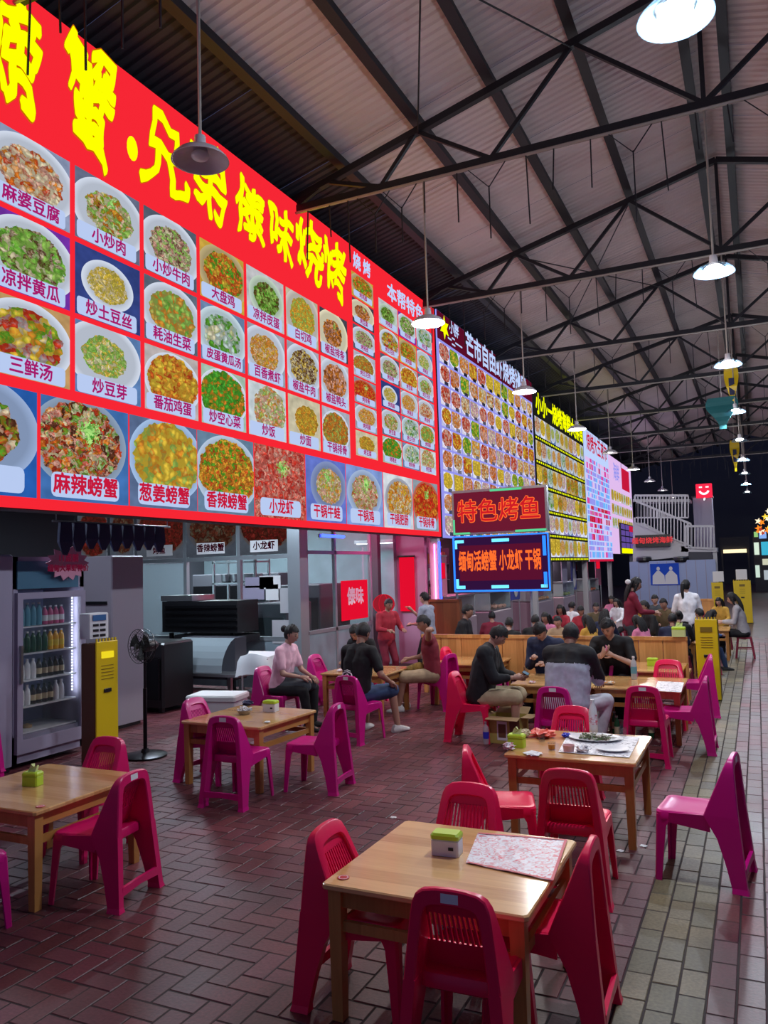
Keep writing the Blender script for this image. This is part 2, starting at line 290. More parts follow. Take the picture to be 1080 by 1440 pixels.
# ---------------------------------------------------------------- mesh collector
class MB:
    def __init__(s): s.v = []; s.f = []; s.m = []; s.uv = {}; s.xf = None
    def add(s, vs, fs, mi=0, uv=None):
        o = len(s.v)
        if s.xf is not None: vs = [s.xf @ Vector(p) for p in vs]
        s.v += [tuple(p) for p in vs]
        for k, f in enumerate(fs):
            if uv: s.uv[len(s.f)] = uv[k]
            s.f.append(tuple(i + o for i in f)); s.m.append(mi)
    def box(s, x0, x1, y0, y1, z0, z1, mi=0):
        s.add([(x0,y0,z0),(x1,y0,z0),(x1,y1,z0),(x0,y1,z0),(x0,y0,z1),(x1,y0,z1),(x1,y1,z1),(x0,y1,z1)],
              [(0,3,2,1),(4,5,6,7),(0,1,5,4),(1,2,6,5),(2,3,7,6),(3,0,4,7)], mi)
    def rbox(s, x0, x1, y0, y1, z0, z1, r=0.01, mi=0):
        """box with chamfered vertical edges and top"""
        def ring(z, q):
            a, b, c, d = x0+q, x1-q, y0+q, y1-q
            return [(a+r,c,z),(b-r,c,z),(b,c+r,z),(b,d-r,z),(b-r,d,z),(a+r,d,z),(a,d-r,z),(a,c+r,z)]
        rings = [ring(z0, 0), ring(z1-r, 0), ring(z1, r*0.8)]
        s.loft(rings, True, True, mi)
    def loft(s, rings, cap0=True, cap1=True, mi=0, close=True):
        n = len(rings[0]); vs = [p for r in rings for p in r]; fs = []
        for k in range(len(rings)-1):
            for i in range(n if close else n-1):
                j = (i+1) % n
                fs.append((k*n+i, k*n+j, (k+1)*n+j, (k+1)*n+i))
        if cap0: fs.append(tuple(range(n-1, -1, -1)))
        if cap1: fs.append(tuple((len(rings)-1)*n + i for i in range(n)))
        s.add(vs, fs, mi)
    def tube(s, pts, rad, n=8, mi=0, cap=True):
        pts = [Vector(p) for p in pts]; R = rad if isinstance(rad, (list, tuple)) else [rad]*len(pts)
        rings = []; u = None
        for i, p in enumerate(pts):
            t = (pts[min(i+1, len(pts)-1)] - pts[max(i-1, 0)])
            if t.length < 1e-9: t = Vector((0,0,1))
            t.normalize()
            if u is None:
                u = t.orthogonal().normalized()
            else:
                u = (u - t * u.dot(t))
                u = u.normalized() if u.length > 1e-6 else t.orthogonal().normalized()
            v = t.cross(u)
            rings.append([p + (u*math.cos(2*PI*k/n) + v*math.sin(2*PI*k/n))*R[i] for k in range(n)])
        s.loft(rings, cap, cap, mi)
    def lathe(s, prof, n=16, c=(0,0,0), mi=0):
        rings = [[(c[0]+r*math.cos(2*PI*k/n), c[1]+r*math.sin(2*PI*k/n), c[2]+z) for k in range(n)] for r, z in prof]
        s.loft(rings, prof[0][0] > 1e-5, prof[-1][0] > 1e-5, mi)
    def ell(s, c, r, n=12, m=8, mi=0, rot=None):
        c = Vector(c); vs = []; fs = []
        if isinstance(r, (int, float)): r = (r, r, r)
        rot = rot or Matrix.Identity(3)
        for j in range(m+1):
            th = PI*j/m
            for k in range(n):
                ph = 2*PI*k/n
                vs.append(c + rot @ Vector((r[0]*math.sin(th)*math.cos(ph), r[1]*math.sin(th)*math.sin(ph), r[2]*math.cos(th))))
        for j in range(m):
            for k in range(n):
                fs.append((j*n+k, (j+1)*n+k, (j+1)*n+(k+1)%n, j*n+(k+1)%n))
        s.add(vs, fs, mi)
    def capsule(s, a, b, ra, rb, n=10):
        a = Vector(a); b = Vector(b); t = b-a; L = t.length
        if L < 1e-6: s.ell(a, ra, n, 6); return
        t /= L; pts = []; R = []
        for q in (-1, -.7, -.35): pts.append(a + t*ra*q); R.append(ra*math.sqrt(max(0.0, 1-q*q)) + 1e-4)
        pts += [a, b]; R += [ra, rb]
        for q in (.35, .7, 1): pts.append(b + t*rb*q); R.append(rb*math.sqrt(max(0.0, 1-q*q)) + 1e-4)
        s.tube(pts, R, n)
    def quad(s, a, b, c, d, mi=0, uv=((0,0),(1,0),(1,1),(0,1))):
        s.add([a, b, c, d], [(0,1,2,3)], mi, [uv])
    def bar(s, a, b, w, h=None, mi=0):
        """square section bar between two points"""
        a = Vector(a); b = Vector(b); t = (b-a).normalized(); h = h or w
        u = t.cross(Vector((0,0,1)))
        if u.length < 1e-3: u = Vector((1,0,0))
        u.normalize(); v = t.cross(u).normalized()
        R = lambda p: [p+u*w/2+v*h/2, p-u*w/2+v*h/2, p-u*w/2-v*h/2, p+u*w/2-v*h/2]
        s.loft([R(a), R(b)], True, True, mi)
    def mesh(s, name, mats):
        me = bpy.data.meshes.new(name)
        me.from_pydata(s.v, [], s.f)
        for m_ in (mats if isinstance(mats, (list, tuple)) else [mats]):
            me.materials.append(M[m_] if isinstance(m_, str) else m_)
        if any(s.m): me.polygons.foreach_set('material_index', s.m)
        if s.uv:
            ul = me.uv_layers.new(name='UVMap')
            for fi, uvs in s.uv.items():
                p = me.polygons[fi]
                for k, li in enumerate(p.loop_indices): ul.data[li].uv = uvs[k]
        return me
    def build(s, name, mats, parent=None, smooth=False, loc=None, rz=0.0, fix=True):
        me = s.mesh(name, mats)
        if fix:
            bm = bmesh.new(); bm.from_mesh(me); bmesh.ops.recalc_face_normals(bm, faces=bm.faces); bm.to_mesh(me); bm.free()
        if smooth: smooth_mesh(me, smooth if isinstance(smooth, float) else 0.7)
        return put(name, me, parent, loc, rz)

def smooth_mesh(me, ang=0.7):
    me.shade_smooth()
    try: me.set_sharp_from_angle(angle=ang)
    except Exception: pass

def put(name, me, parent=None, loc=None, rz=0.0):
    o = bpy.data.objects.new(name, me); C.objects.link(o)
    if parent is not None: o.parent = parent
    if loc is not None: o.location = loc
    if rz: o.rotation_euler = (0, 0, rz)
    return o
def tag(o, label, cat, group=None, kind=None):
    if label: o['label'] = label
    if cat: o['category'] = cat
    if group: o['group'] = group
    if kind: o['kind'] = kind
    return o
def thing(name, label, cat, loc=(0,0,0), rz=0.0, group=None):
    o = bpy.data.objects.new(name, None); C.objects.link(o); o.empty_display_size = 0.1
    o.location = loc; o.rotation_euler = (0, 0, rz)
    return tag(o, label, cat, group)
def struct(o, label=None):
    o['kind'] = 'structure'
    if label: o['label'] = label
    return o
def dup(root, label=None, loc=None, rz=None, group=None, mats=None):
    def cp(o, parent):
        c = o.copy(); C.objects.link(c)
        if parent is not None: c.parent = parent
        if mats and c.type == 'MESH':
            for i, sl in enumerate(c.data.materials):
                if sl and sl.name in mats: c.material_slots[i].link = 'OBJECT'; c.material_slots[i].material = M[mats[sl.name]]
        for ch in o.children: cp(ch, c)
        return c
    r = cp(root, None)
    if loc is not None: r.location = loc
    if rz is not None: r.rotation_euler = (0, 0, rz)
    if label: r['label'] = label
    if group: r['group'] = group
    return r
def R(d): return math.radians(d)

_tc = {}
TS = bpy.data.scenes.new('workbench'); TVL = TS.view_layers[0]     # scratch scene: evaluating there stays quick
def evaluated(o):
    TS.collection.objects.link(o); TVL.update()
    me = bpy.data.meshes.new_from_object(o.evaluated_get(TVL.depsgraph), depsgraph=TVL.depsgraph)
    bpy.data.objects.remove(o)
    return me
def text_mesh(body, size=1.0, extr=0.0):
    key = (body, size, extr)
    if key in _tc: return _tc[key]
    cu = bpy.data.curves.new('lettering', 'FONT'); cu.body = body; cu.size = size
    cu.align_x = 'CENTER'; cu.align_y = 'CENTER'; cu.resolution_u = 2; cu.extrude = extr
    me = evaluated(bpy.data.objects.new('lettering', cu)); bpy.data.curves.remove(cu)
    me.name = 'lettering'
    _tc[key] = me
    return me
def text_obj(body, size, mtl, parent, loc, facing='x', bold=0.0, extr=0.0, sx=1.0, sy=1.0, name='lettering', warp=None, nib=0.0, shifts=None):
    """facing x: reads from +x side looking -x (text runs along +y); facing -y: reads from the south"""
    src = text_mesh(body, size, extr)
    bm = bmesh.new(); bm.from_mesh(src)
    if warp:
        bmesh.ops.triangulate(bm, faces=bm.faces)
        bmesh.ops.subdivide_edges(bm, edges=[e for e in bm.edges if e.calc_length() > size*0.15], cuts=2)
        bmesh.ops.triangulate(bm, faces=bm.faces)
        for v in bm.verts: v.co = warp(v.co)
    base = [v.co.copy() for v in bm.verts]; faces = [[v.index for v in f.verts] for f in bm.faces]
    bm.free()
    if bold:
        n = shifts or (4 if size < .3 else 10); offs = [(0, 0)]
        for k in range(n):
            a = 2*PI*k/n + .4; offs.append((bold*math.cos(a)*(1-nib) + bold*nib*math.cos(a)*.5, bold*math.sin(a)))
        if nib: offs = [(ox + .45*oy*nib, oy) for ox, oy in offs]
    else: offs = [(0, 0)]
    vs, fs = [], []
    for i, (ox, oy) in enumerate(offs):
        o_ = len(vs); vs += [(v.x+ox, v.y+oy, v.z + i*2e-5) for v in base]; fs += [tuple(j+o_ for j in f) for f in faces]
    me = bpy.data.meshes.new('lettering'); me.from_pydata(vs, [], fs); me.materials.append(M[mtl])
    o = put(name, me, parent)
    if facing == 'x': m_ = Matrix(((0,0,1,0),(1,0,0,0),(0,1,0,0),(0,0,0,1)))
    elif facing == '-y': m_ = Matrix(((1,0,0,0),(0,0,-1,0),(0,1,0,0),(0,0,0,1)))
    elif facing == 'z': m_ = Matrix.Identity(4)
    o.matrix_local = Matrix.Translation(loc) @ m_ @ Matrix.Diagonal((sx, sy, 1, 1))
    return o
# ================================================================ FLOOR
fl = MB(); fl.box(-16, 14, -2, 75, -0.12, -0.0025)
floor = struct(fl.build('floor', 'joint'))
BL, BW, GAP = 0.25, 0.125, 0.0045
def brick_mesh(name, mtl, tint):
    b = MB(); l, w_ = (BL-GAP)/2, (BW-GAP)/2; c = 0.005
    r0 = [(-l,-w_,-.03),(l,-w_,-.03),(l,w_,-.03),(-l,w_,-.03)]
    r1 = [(x,y,-c) for x,y,_ in r0]
    r2 = [(x-math.copysign(c,x), y-math.copysign(c,y), 0) for x,y,_ in r0]
    b.loft([r0,r1,r2], False, True)
    me = b.mesh(name, mtl)
    at = me.attributes.new('tint', 'FLOAT_COLOR', 'FACE')
    for d in at.data: d.color = (*tint, 1)
    return me
def rt(g=False):
    k = random.uniform(0.72, 1.28)
    return (k*random.uniform(.93,1.08), k, k*random.uniform(.9,1.12))
red_meshes = [brick_mesh('paving_brick', 'brick_red', rt()) for _ in range(8)]
grey_meshes = [brick_mesh('kerb_brick', 'brick_grey', rt()) for _ in range(6)]
bricks = []     # (x, y, rot, grey)
XS0, XS1 = -0.70, -0.325       # grey strip of three columns
ni = int((XS0+12)/BW)+3
for i in range(-ni, 1):
    for j in range(int(2.0/BW), int(21/BW)):
        k = (i - j) % 4
        x0 = XS0 + i*BW
        if k == 0 and i == -1: bricks.append((x0+BW/2, j*BW+BW/2, 0, 'half')); continue
        if k == 0: cx_, cy_, a = x0+BW, j*BW+BW/2, 0
        elif k == 2: cx_, cy_, a = x0+BW/2, j*BW, PI/2
        else: continue
        if cx_ > XS0-0.06 or cx_ < -12: continue
        if cy_ > 13 and cx_ < -6: continue
        bricks.append((cx_, cy_, a, False))
for c in range(3):
    for j in range(8, 110):
        bricks.append((XS0+BW/2+c*BW, j*BL + (BL/2 if c == 1 else 0) + .06*c, PI/2, True))
for c in range(18):
    for j in range(8, 90 if c < 8 else 40):
        bricks.append((XS1+BW/2+c*BW, j*BL + (BL/2 if c % 2 else 0), PI/2, False))
vis = []
for n_, b in enumerate(bricks):
    p = proj((b[0], b[1], 0))
    if -10 < p[0] < 1090 and 0 < p[1] < 1450: vis.append((math.hypot(b[0], b[1]), n_))
vis.sort()
single = set(n_ for _, n_ in vis[:300])
rest = {False: [], True: [], 'half': []}
for n_, (x, y, a, g) in enumerate(bricks):
    z = random.uniform(-0.0015, 0.0015); ja = a + random.uniform(-.012, .012)
    tx, ty = random.uniform(-.006,.006), random.uniform(-.006,.006)
    if n_ in single and g != 'half':
        o = put('brick', random.choice(grey_meshes if g else red_meshes), floor, (x, y, z)); o.rotation_euler = (tx, ty, ja)
    else:
        rest[g].append((x, y, z, ja, tx, ty))
for g, L_ in rest.items():
    vs, fs, cols = [], [], []
    l, w_ = (BL-GAP)/2, (BW-GAP)/2; c = 0.005
    if g == 'half': l = w_
    for x, y, z, a, tx, ty in L_:
        t = rt(); o = len(vs); ca, sa = math.cos(a), math.sin(a)
        for (lx, ly, lz) in ((-l,-w_,-c),(l,-w_,-c),(l,w_,-c),(-l,w_,-c),(-l+c,-w_+c,0),(l-c,-w_+c,0),(l-c,w_-c,0),(-l+c,w_-c,0)):
            vs.append((x+lx*ca-ly*sa, y+lx*sa+ly*ca, z+lz - lx*ty + ly*tx))
        fs += [(o+4,o+5,o+6,o+7),(o,o+1,o+5,o+4),(o+1,o+2,o+6,o+5),(o+2,o+3,o+7,o+6),(o+3,o,o+4,o+7)]
        cols += [t]*5
    me = bpy.data.meshes.new('paving'); me.from_pydata(vs, [], fs); me.materials.append(M['brick_grey' if g is True else 'brick_red'])
    at = me.attributes.new('tint', 'FLOAT_COLOR', 'FACE'); at.data.foreach_set('color', [q for t in cols for q in (*t, 1)])
    o = put({True: 'grey_paving_bricks', False: 'red_paving_bricks', 'half': 'half_bricks'}[g], me, floor); o['kind'] = 'stuff'
far = MB(); far.box(-12, 6, 21, 72, -0.002, -0.001)
mat('far_paving', (0.10, 0.045, 0.05), 0.45, var=0.3, vscale=3)
o = far.build('far_paving', 'far_paving', floor)

# ================================================================ ROOF
RX, RZ, SL = -0.27, 9.45, 0.262            # ridge and slope
def roofz(x): return RZ - abs(x - RX)*SL
XE = -13.0
def panel_mesh(side):
    """one corrugated sheet, 1 m wide along y, from the ridge to the eave"""
    prof = []
    for k in range(7):
        y = k/7
        prof += [(y, 0), (y+.075, 0), (y+.09, .028), (y+.125, .028)]
    prof.append((1.0, 0))
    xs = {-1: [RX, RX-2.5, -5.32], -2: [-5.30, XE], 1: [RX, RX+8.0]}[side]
    vs = [(x, y, roofz(x)+z-RZ) for x in xs for y, z in prof]; n = len(prof); fs = []
    for i in range(len(xs)-1):
        for k in range(n-1): fs.append((i*n+k, i*n+k+1, (i+1)*n+k+1, (i+1)*n+k))
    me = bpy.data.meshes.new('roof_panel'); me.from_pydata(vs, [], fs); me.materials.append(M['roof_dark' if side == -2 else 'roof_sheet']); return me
rp = MB(); rp.box(RX-.12, RX+.12, 0, 52, .02, .05)
ceiling = struct(rp.build('ceiling', 'roof_sheet', loc=(0, 0, RZ)))
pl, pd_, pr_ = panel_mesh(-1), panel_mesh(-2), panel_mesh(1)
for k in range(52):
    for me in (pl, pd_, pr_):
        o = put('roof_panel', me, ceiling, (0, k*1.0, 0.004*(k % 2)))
PURX = [-12.2, -11, -9.9, -8.7, -7.5, -6.35, -5.25, -4.02, -2.93, -1.79, -0.52, -0.02, 1.2, 2.5, 3.8, 5.2, 6.6]
for x in PURX:
    b = MB(); b.box(x-.035, x+.035, 0, 52, roofz(x)-RZ-.17, roofz(x)-RZ-.02)
    b.box(x-.07, x+.07, 0, 52, roofz(x)-RZ-.18, roofz(x)-RZ-.165)
    b.build('purlin', 'roof_steel', ceiling)

# ================================================================ TRUSSES
TZ = 7.5
WEB = [(-6.9,'t'),(-6.1,'b'),(-5.48,'t'),(-4.6,'b'),(-4.02,'t'),(-2.95,'b'),(-1.79,'t'),(-.27,'b'),(1.25,'t'),(2.4,'b'),(3.5,'t'),(4.1,'b'),(5.0,'t'),(5.6,'b'),(6.4,'t')]
def truss(label):
    t = thing('roof_truss', label, 'truss', (0, 0, TZ), 0, 'steel trusses across the hall')
    rz = lambda x: roofz(x) - 0.30 - TZ
    b = MB(); b.bar((-7.7,0,-.02),(7.2,0,-.02),.09,.10); b.build('bottom_chord', 'roof_steel', t)
    b = MB(); b.bar((-13,0,rz(-13)),(RX,0,rz(RX)),.09,.10); b.build('top_chord', 'roof_steel', t)
    b = MB(); b.bar((RX,0,rz(RX)),(7.6,0,rz(7.6)),.09,.10); b.build('top_chord', 'roof_steel', t)
    for (xa, ka), (xb, kb) in zip(WEB[:-1], WEB[1:]):
        b = MB(); za = rz(xa) if ka == 't' else 0; zb = rz(xb) if kb == 't' else 0
        b.bar((xa,0,za),(xb,0,zb),.055,.055); b.build('web_bar', 'roof_steel', t)
    b = MB(); b.bar((RX,0,rz(RX)),(RX,0,0),.055,.055); b.build('web_bar', 'roof_steel', t)
    b = MB(); b.tube([(-7,-.06,-.10),(6.5,-.06,-.10)], .022, 6); b.build('conduit_pipe', 'pipe', t)
    rnd = random.Random(11)
    x = -6.6
    while x < 4:
        L_ = rnd.uniform(.45, .95)
        b = MB()
        if rnd.random() < .28:
            b.tube([(x-.3,-.06,-.1),(x,-.06,-.1-.32)], .008, 4); b.tube([(x+.25,-.06,-.1),(x,-.06,-.1-.32)], .008, 4)
            b.tube([(x,-.06,-.40),(x,-.06,-.45-L_)], .011, 4)
        else: b.tube([(x,-.06,-.1),(x+rnd.uniform(-.04,.04),-.06,-.1-L_)], .011, 4)
        b.build('hanging_rod', 'roof_steel', t)
        x += rnd.uniform(.30, .52)
    return t
ORD = ['second','third','fourth','fifth','sixth','seventh','eighth','ninth']
t0 = truss('black steel gable truss nearest the viewer, carrying the unlit pendant lamp')
t0.location = (0, 5, TZ)
for k in range(2, 10):
    dup(t0, 'black steel gable truss, %s from the viewer, with thin rods hanging from its tie bar' % ORD[k-2], (0, 5*k, TZ))
for (x0, y0, x1, y1) in ((-4.0, 5, -1.8, 10), (-1.8, 5, -4.0, 10), (-4.0, 15, -1.8, 20), (-1.8, 15, -4.0, 20)):
    b = MB(); b.tube([(x0, y0, roofz(x0)-RZ-.35),(x1, y1, roofz(x1)-RZ-.35)], .012, 5); b.build('brace_rod', 'roof_steel', ceiling)

# ================================================================ PENDANT LAMPS
def lamp(x, y, label, on, clear, zz=5.40, power=None, group='pendant lamps under the trusses'):
    t = thing('pendant_lamp', label, 'lamp', (x, y, zz), 0, group)
    b = MB(); b.tube([(0,0,.16),(0,0,TZ-.08-zz)], .014, 6); b.build('rod', 'pipe', t)
    b = MB(); b.lathe([(.02,.20),(.045,.19),(.05,.10),(.065,.05),(.03,.04)], 12); b.build('lamp_holder', 'lamp_shade', t, smooth=True)
    b = MB(); b.lathe([(.05,.10),(.10,.085),(.18,.045),(.225,.0),(.235,-.02),(.225,-.02),(.175,.03),(.10,.07),(.05,.085)], 28)
    b.build('shade', 'clear_shade' if clear else 'lamp_shade', t, smooth=True)
    b = MB(); b.ell((0,0,.025), (.075,.075,.04), 14, 8) if not clear else b.lathe([(.0,.06),(.09,.055),(.11,.03),(.09,.01),(.0,.005)], 16)
    b.build('bulb', 'bulb' if on else 'white_plastic', t, smooth=True)
    if on and power:
        ld = bpy.data.lights.new('bulb_light', 'POINT'); ld.energy = power; ld.color = (1.0, .95, .93) if not clear else (.80, .88, 1.0); ld.shadow_soft_size = .09
        lo = bpy.data.objects.new('bulb_light', ld); C.objects.link(lo); lo.parent = t; lo.location = (0,0,-.04 if not clear else -.0)
    return t
LN = {5:'nearest, unlit, hanging in front of the red menu board', 10:'lit, over the far end of the red menu board', 15:'lit, by the end of the crowded white menu board', 20:'lit, before the yellow lettered menu board', 25:'small, before the pale blue menu board', 30:'far, left row, first beyond the last menu board', 35:'far, left row, second beyond the last menu board', 40:'far, left row, beside the white railing', 45:'far, left row, last and lowest in the photo'}
for k in range(1, 10):
    y = 5*k + (.04 if k == 1 else 0)
    lamp(-3.94, y, 'grey dish pendant lamp, ' + LN[5*k], k > 1, False, 5.40, LAMP_W*.45 if k in (2,3,4,6) else None)
RN = ['large glowing pendant lamp at the top right, nearest of the aisle row', 'glowing pendant lamp over the aisle, second of the aisle row', 'lit pendant lamp over the aisle, third of the aisle row', 'lit pendant lamp over the aisle beside the teal streamer', 'lit pendant lamp over the aisle above the lower yellow streamer', 'small pendant lamp, sixth along the aisle row', 'small pendant lamp, seventh along the aisle row', 'small pendant lamp, eighth along the aisle row', 'small pendant lamp, last along the aisle row']
for k in range(1, 10):
    lamp(-.27, 5*k + (.10 if k == 1 else 0), RN[k-1], True, True, 5.42, (LAMP_W if k < 5 else LAMP_W*.6) if k in (1,2,3,4,6,8) else None)
for x, y, c, lb, h in ((-.31, 20.0, 'yellow', 'long yellow cloth streamer hanging high over the aisle', 1.0), (-.55, 20.0, 'teal', 'wide teal cloth streamer hanging beside the aisle lamps', .75), (-.50, 30.0, 'yellow', 'yellow cloth streamer hanging low beyond the teal one', 1.1)):
    if 'teal' not in M: mat('teal', (0.01, 0.12, 0.13), 0.7)
    t = thing('cloth_streamer', lb, 'streamer', (x, y, TZ), 0, 'cloth streamers over the aisle')
    w_ = .16 if c == 'yellow' else .36; zt = -.98 if h != .75 else -1.70
    if y > 25: zt = -1.36
    b = MB(); b.tube([(0,0,-.02),(0,0,zt)], .008, 4); b.build('cord', 'pipe', t)
    b = MB()
    for k in range(8):
        a0, a1 = k/8, (k+1)/8
        f = lambda a: (w_*(.6+.4*math.sin(a*PI*1.4+.6)), .05*math.sin(a*9))
        (wa, ya), (wb, yb) = f(a0), f(a1)
        b.loft([[(-wa,ya-.006,zt-h*a0),(wa,ya-.03,zt-h*a0),(wa,ya-.02,zt-h*a0),(-wa,ya+.006,zt-h*a0)],[(-wb,yb-.006,zt-h*a1),(wb,yb-.03,zt-h*a1),(wb,yb-.02,zt-h*a1),(-wb,yb+.006,zt-h*a1)]])
    b.build('cloth', c, t)
    if c == 'yellow':
        b = MB(); b.box(-.06,.06,-.06,-.05,zt-h*.7,zt-h*.3); b.build('mark', 'navy', t)

# ================================================================ MENU BOARDS (backlit, plane x = -6)
BX = -6.0
def board(name, label, y0, y1, z0, z1, face, frame='roof_steel'):
    t = thing(name, label, 'menu board', (BX, (y0+y1)/2, z0), 0, 'backlit menu boards over the stalls')
    oy, oz = (y0+y1)/2, z0
    b = MB(); b.box(-.28, -.03, y0-oy, y1-oy, 0, z1-z0); b.build('light_box', frame, t)
    b = MB(); b.box(-.03, 0, y0-oy+.01, y1-oy-.01, .01, z1-z0-.01); b.build('face', face, t)
    return t, oy, oz
def picture(t, oy, oz, y0, y1, z0, z1, food, x=.004, uo=None, name='dish_photo'):
    b = MB(); u, v = uo or (random.randint(0, 9), random.randint(0, 9))
    b.quad((x, y0-oy, z0-oz), (x, y1-oy, z0-oz), (x, y1-oy, z1-oz), (x, y0-oy, z1-oz), uv=((u,v),(u+1,v),(u+1,v+1),(u,v+1)))
    o = b.build(name, food, t, fix=False); o['kind'] = 'stuff' if False else 'print' ; del o['kind']
    return o
def plate(t, oy, oz, y0, y1, z0, z1, m, x=.008, r=.035, name='name_strip'):
    b = MB(); pts = []
    r = min(r, (z1-z0)/2.2)
    for cy, cz, a0 in ((y1-r, z1-r, 0), (y0+r, z1-r, 90), (y0+r, z0+r, 180), (y1-r, z0+r, 270)):
        for q in (0, 30, 60, 90): pts.append((x, cy-oy+r*math.cos(R(a0+q)), cz-oz+r*math.sin(R(a0+q))))
    b.add(pts, [tuple(range(len(pts)))]); return b.build(name, m, t, fix=False)

bt, oy, oz = board('menu_board', 'huge red backlit menu board with yellow brush lettering and dish photos, nearest', 1.2, 15.58, 2.64, 7.58, 'sign_red', 'dark_wall')
# brush like title
def brush(seed):
    rr = random.Random(seed)
    sh = rr.uniform(-.06, .10); a = rr.uniform(0, 6)
    def f(c):
        x, y = c.x, c.y
        x2 = x*(1.0 + .22*math.sin(y*3.1+a)) + sh*y + .030*math.sin(y*11+a)
        y2 = y*(1.0 + .12*math.sin(x*4+a)) - .10*x + .035*math.sin(x*13+a)
        return Vector((x2, y2, c.z))
    return f
TITLE = [('香',3.5,6.95,.95,1.35),('螃',4.88,6.84,.92,1.34),('蟹',5.87,6.88,.74,1.42),('兄',7.02,6.84,.86,1.12),('弟',7.84,6.88,.78,1.12),('傣',8.72,6.86,.92,.98),('味',9.50,6.85,.84,.98),('烧',10.32,6.88,.84,1.0),('烤',11.12,6.84,.84,1.1)]
for i, (ch, y, z, sx, sy) in enumerate(TITLE):
    if i == 0: continue
    for mtl, bo, dx in (('sign_orange', .046, .010), ('sign_yellow', .032, .014)):
        text_obj(ch, 1.0, mtl, bt, (dx, y-oy, z-oz), 'x', bold=bo, nib=.8, shifts=14, sx=sx*.92, sy=sy*.90, name='title_lettering' if mtl == 'sign_yellow' else 'title_outline', warp=brush(i))
b = MB(); b.add([(.014, 6.47-oy+.085*math.cos(R(a)), 6.72-oz+.14*math.sin(R(a))) for a in range(0,360,24)], [tuple(range(15))]); b.build('title_dot', 'sign_yellow', bt, fix=False)
SMALL = [[('麻婆豆腐','food_0'),('凉拌黄瓜','food_4'),('三鲜汤','food_8')],
         [('小炒肉','food_1'),('炒土豆丝','food_5'),('炒豆芽','food_6')],
         [('小炒牛肉','food_2'),('耗油生菜','food_12g'),('番茄鸡蛋','food_9')],
         [('大盘鸡','food_3'),('皮蛋黄瓜汤','food_7'),('炒空心菜','food_10')],
         [('凉拌皮蛋','food_6b'),('百香煮虾','food_11'),('炒饭','food_0b')],
         [('白切鸡','food_12'),('椒盐牛肉','food_15'),('炒面','food_12b')],
         [('椒盐排条','food_13'),('椒盐鸭头','food_14'),('干锅排骨','food_13b')]]
foodmat('food_12g', (0.10,.13,.18), W_, [G1, G2, (0.5,.45,.1), O_, G2], fr=.37, scale=18)
foodmat('food_6b', (0.5,.5,.52), (0.5,.62,.5), [G2, G1, B_, G2], fr=.28, pr=.40, scale=26)
foodmat('food_0b', (0.55,.62,.65), W_, [CR, PK, O_, G2, CR], fr=.36, pr=.3, scale=24, stretch=.8)
foodmat('food_12b', (0.55,.5,.35), (0.6,.55,.4), [Y_, Y_, O_, (.5,.35,.05)], fr=.30, pr=.3, scale=40)
foodmat('food_13b', (0.4,.42,.5), W_, [B_, O_, (.5,.15,.04), G2, O_], fr=.40, pr=.44, scale=34)
for c, rows in enumerate(SMALL):
    y0 = 4.68 + .985*c; y1 = y0 + .92
    for r_, (nm, fd) in enumerate(rows):
        z1 = 6.16 - .79*r_; z0 = z1 - .735
        picture(bt, oy, oz, y0, y1, z0, z1, fd)
        plate(bt, oy, oz, y0+.02, y1-.06, z0+.005, z0+.19, 'sign_label')
        text_obj(nm, .145 if len(nm) > 4 else .165, 'sign_text', bt, (.012, (y0+y1)/2-oy, z0+.095-oz), 'x', bold=.005)
for c in range(3):
    y0 = 1.72 + .985*c
    for r_ in range(3):
        z1 = 6.16 - .79*r_; picture(bt, oy, oz, y0, y0+.92, z1-.735, z1, FOODS[(c*5+r_*3) % 16])
        plate(bt, oy, oz, y0+.02, y0+.86, z1-.73, z1-.55, 'sign_label')
# narrow columns on the right
for c, (y0, y1, n, zt) in enumerate(((11.72,12.56,7,7.12),(12.78,13.62,6,6.97),(13.66,14.50,6,6.97),(14.54,15.38,6,6.97))):
    p = (zt-3.90)/n
    for r_ in range(n):
        z1 = zt - p*r_; z0 = z1 - p + .03
        fd = [['food_3','food_13','food_2','food_13b','pot_3','food_11','food_12b'],['food_6b','food_8','food_2','food_5','food_1','food_10'],['food_4','food_3','food_9','food_11','food_7','food_7'],['food_7','food_6','food_1','food_0','food_12g','food_0b']][c][r_]
        picture(bt, oy, oz, y0, y1, z0, z1, fd)
        plate(bt, oy, oz, y0+.06, y1-.06, z0+.02, z0+.13, 'sign_label')
        text_obj(['烤鸡脚','烤豆腐','烤猪皮','烤五花肉','烤排骨'][(r_+c*2) % 5], .10, 'sign_text', bt, (.012, (y0+y1)/2-oy, z0+.075-oz), 'x', bold=.003)
text_obj('烧 烤', .30, 'sign_white', bt, (.012, 12.12-oy, 7.32-oz), 'x', bold=.010)
text_obj('本帮特色', .36, 'sign_white', bt, (.012, 14.05-oy, 7.20-oz), 'x', bold=.010, sx=1.25)
BIG = [(1.45,2.65,'','crab_1'),(2.72,3.96,'','pot_1'),(4.02,5.21,'','wok_0'),(5.25,6.39,'麻辣螃蟹','crab_0'),(6.41,7.53,'葱姜螃蟹','crab_1'),(7.54,8.71,'香辣螃蟹','crab_2'),(8.73,10.03,'小龙虾','crab_3'),(10.05,11.31,'干锅牛蛙','pot_0'),(11.33,12.72,'干锅鸡','pot_1'),(12.75,14.08,'干锅肥肠','pot_2'),(14.11,15.42,'干锅排骨','pot_3')]
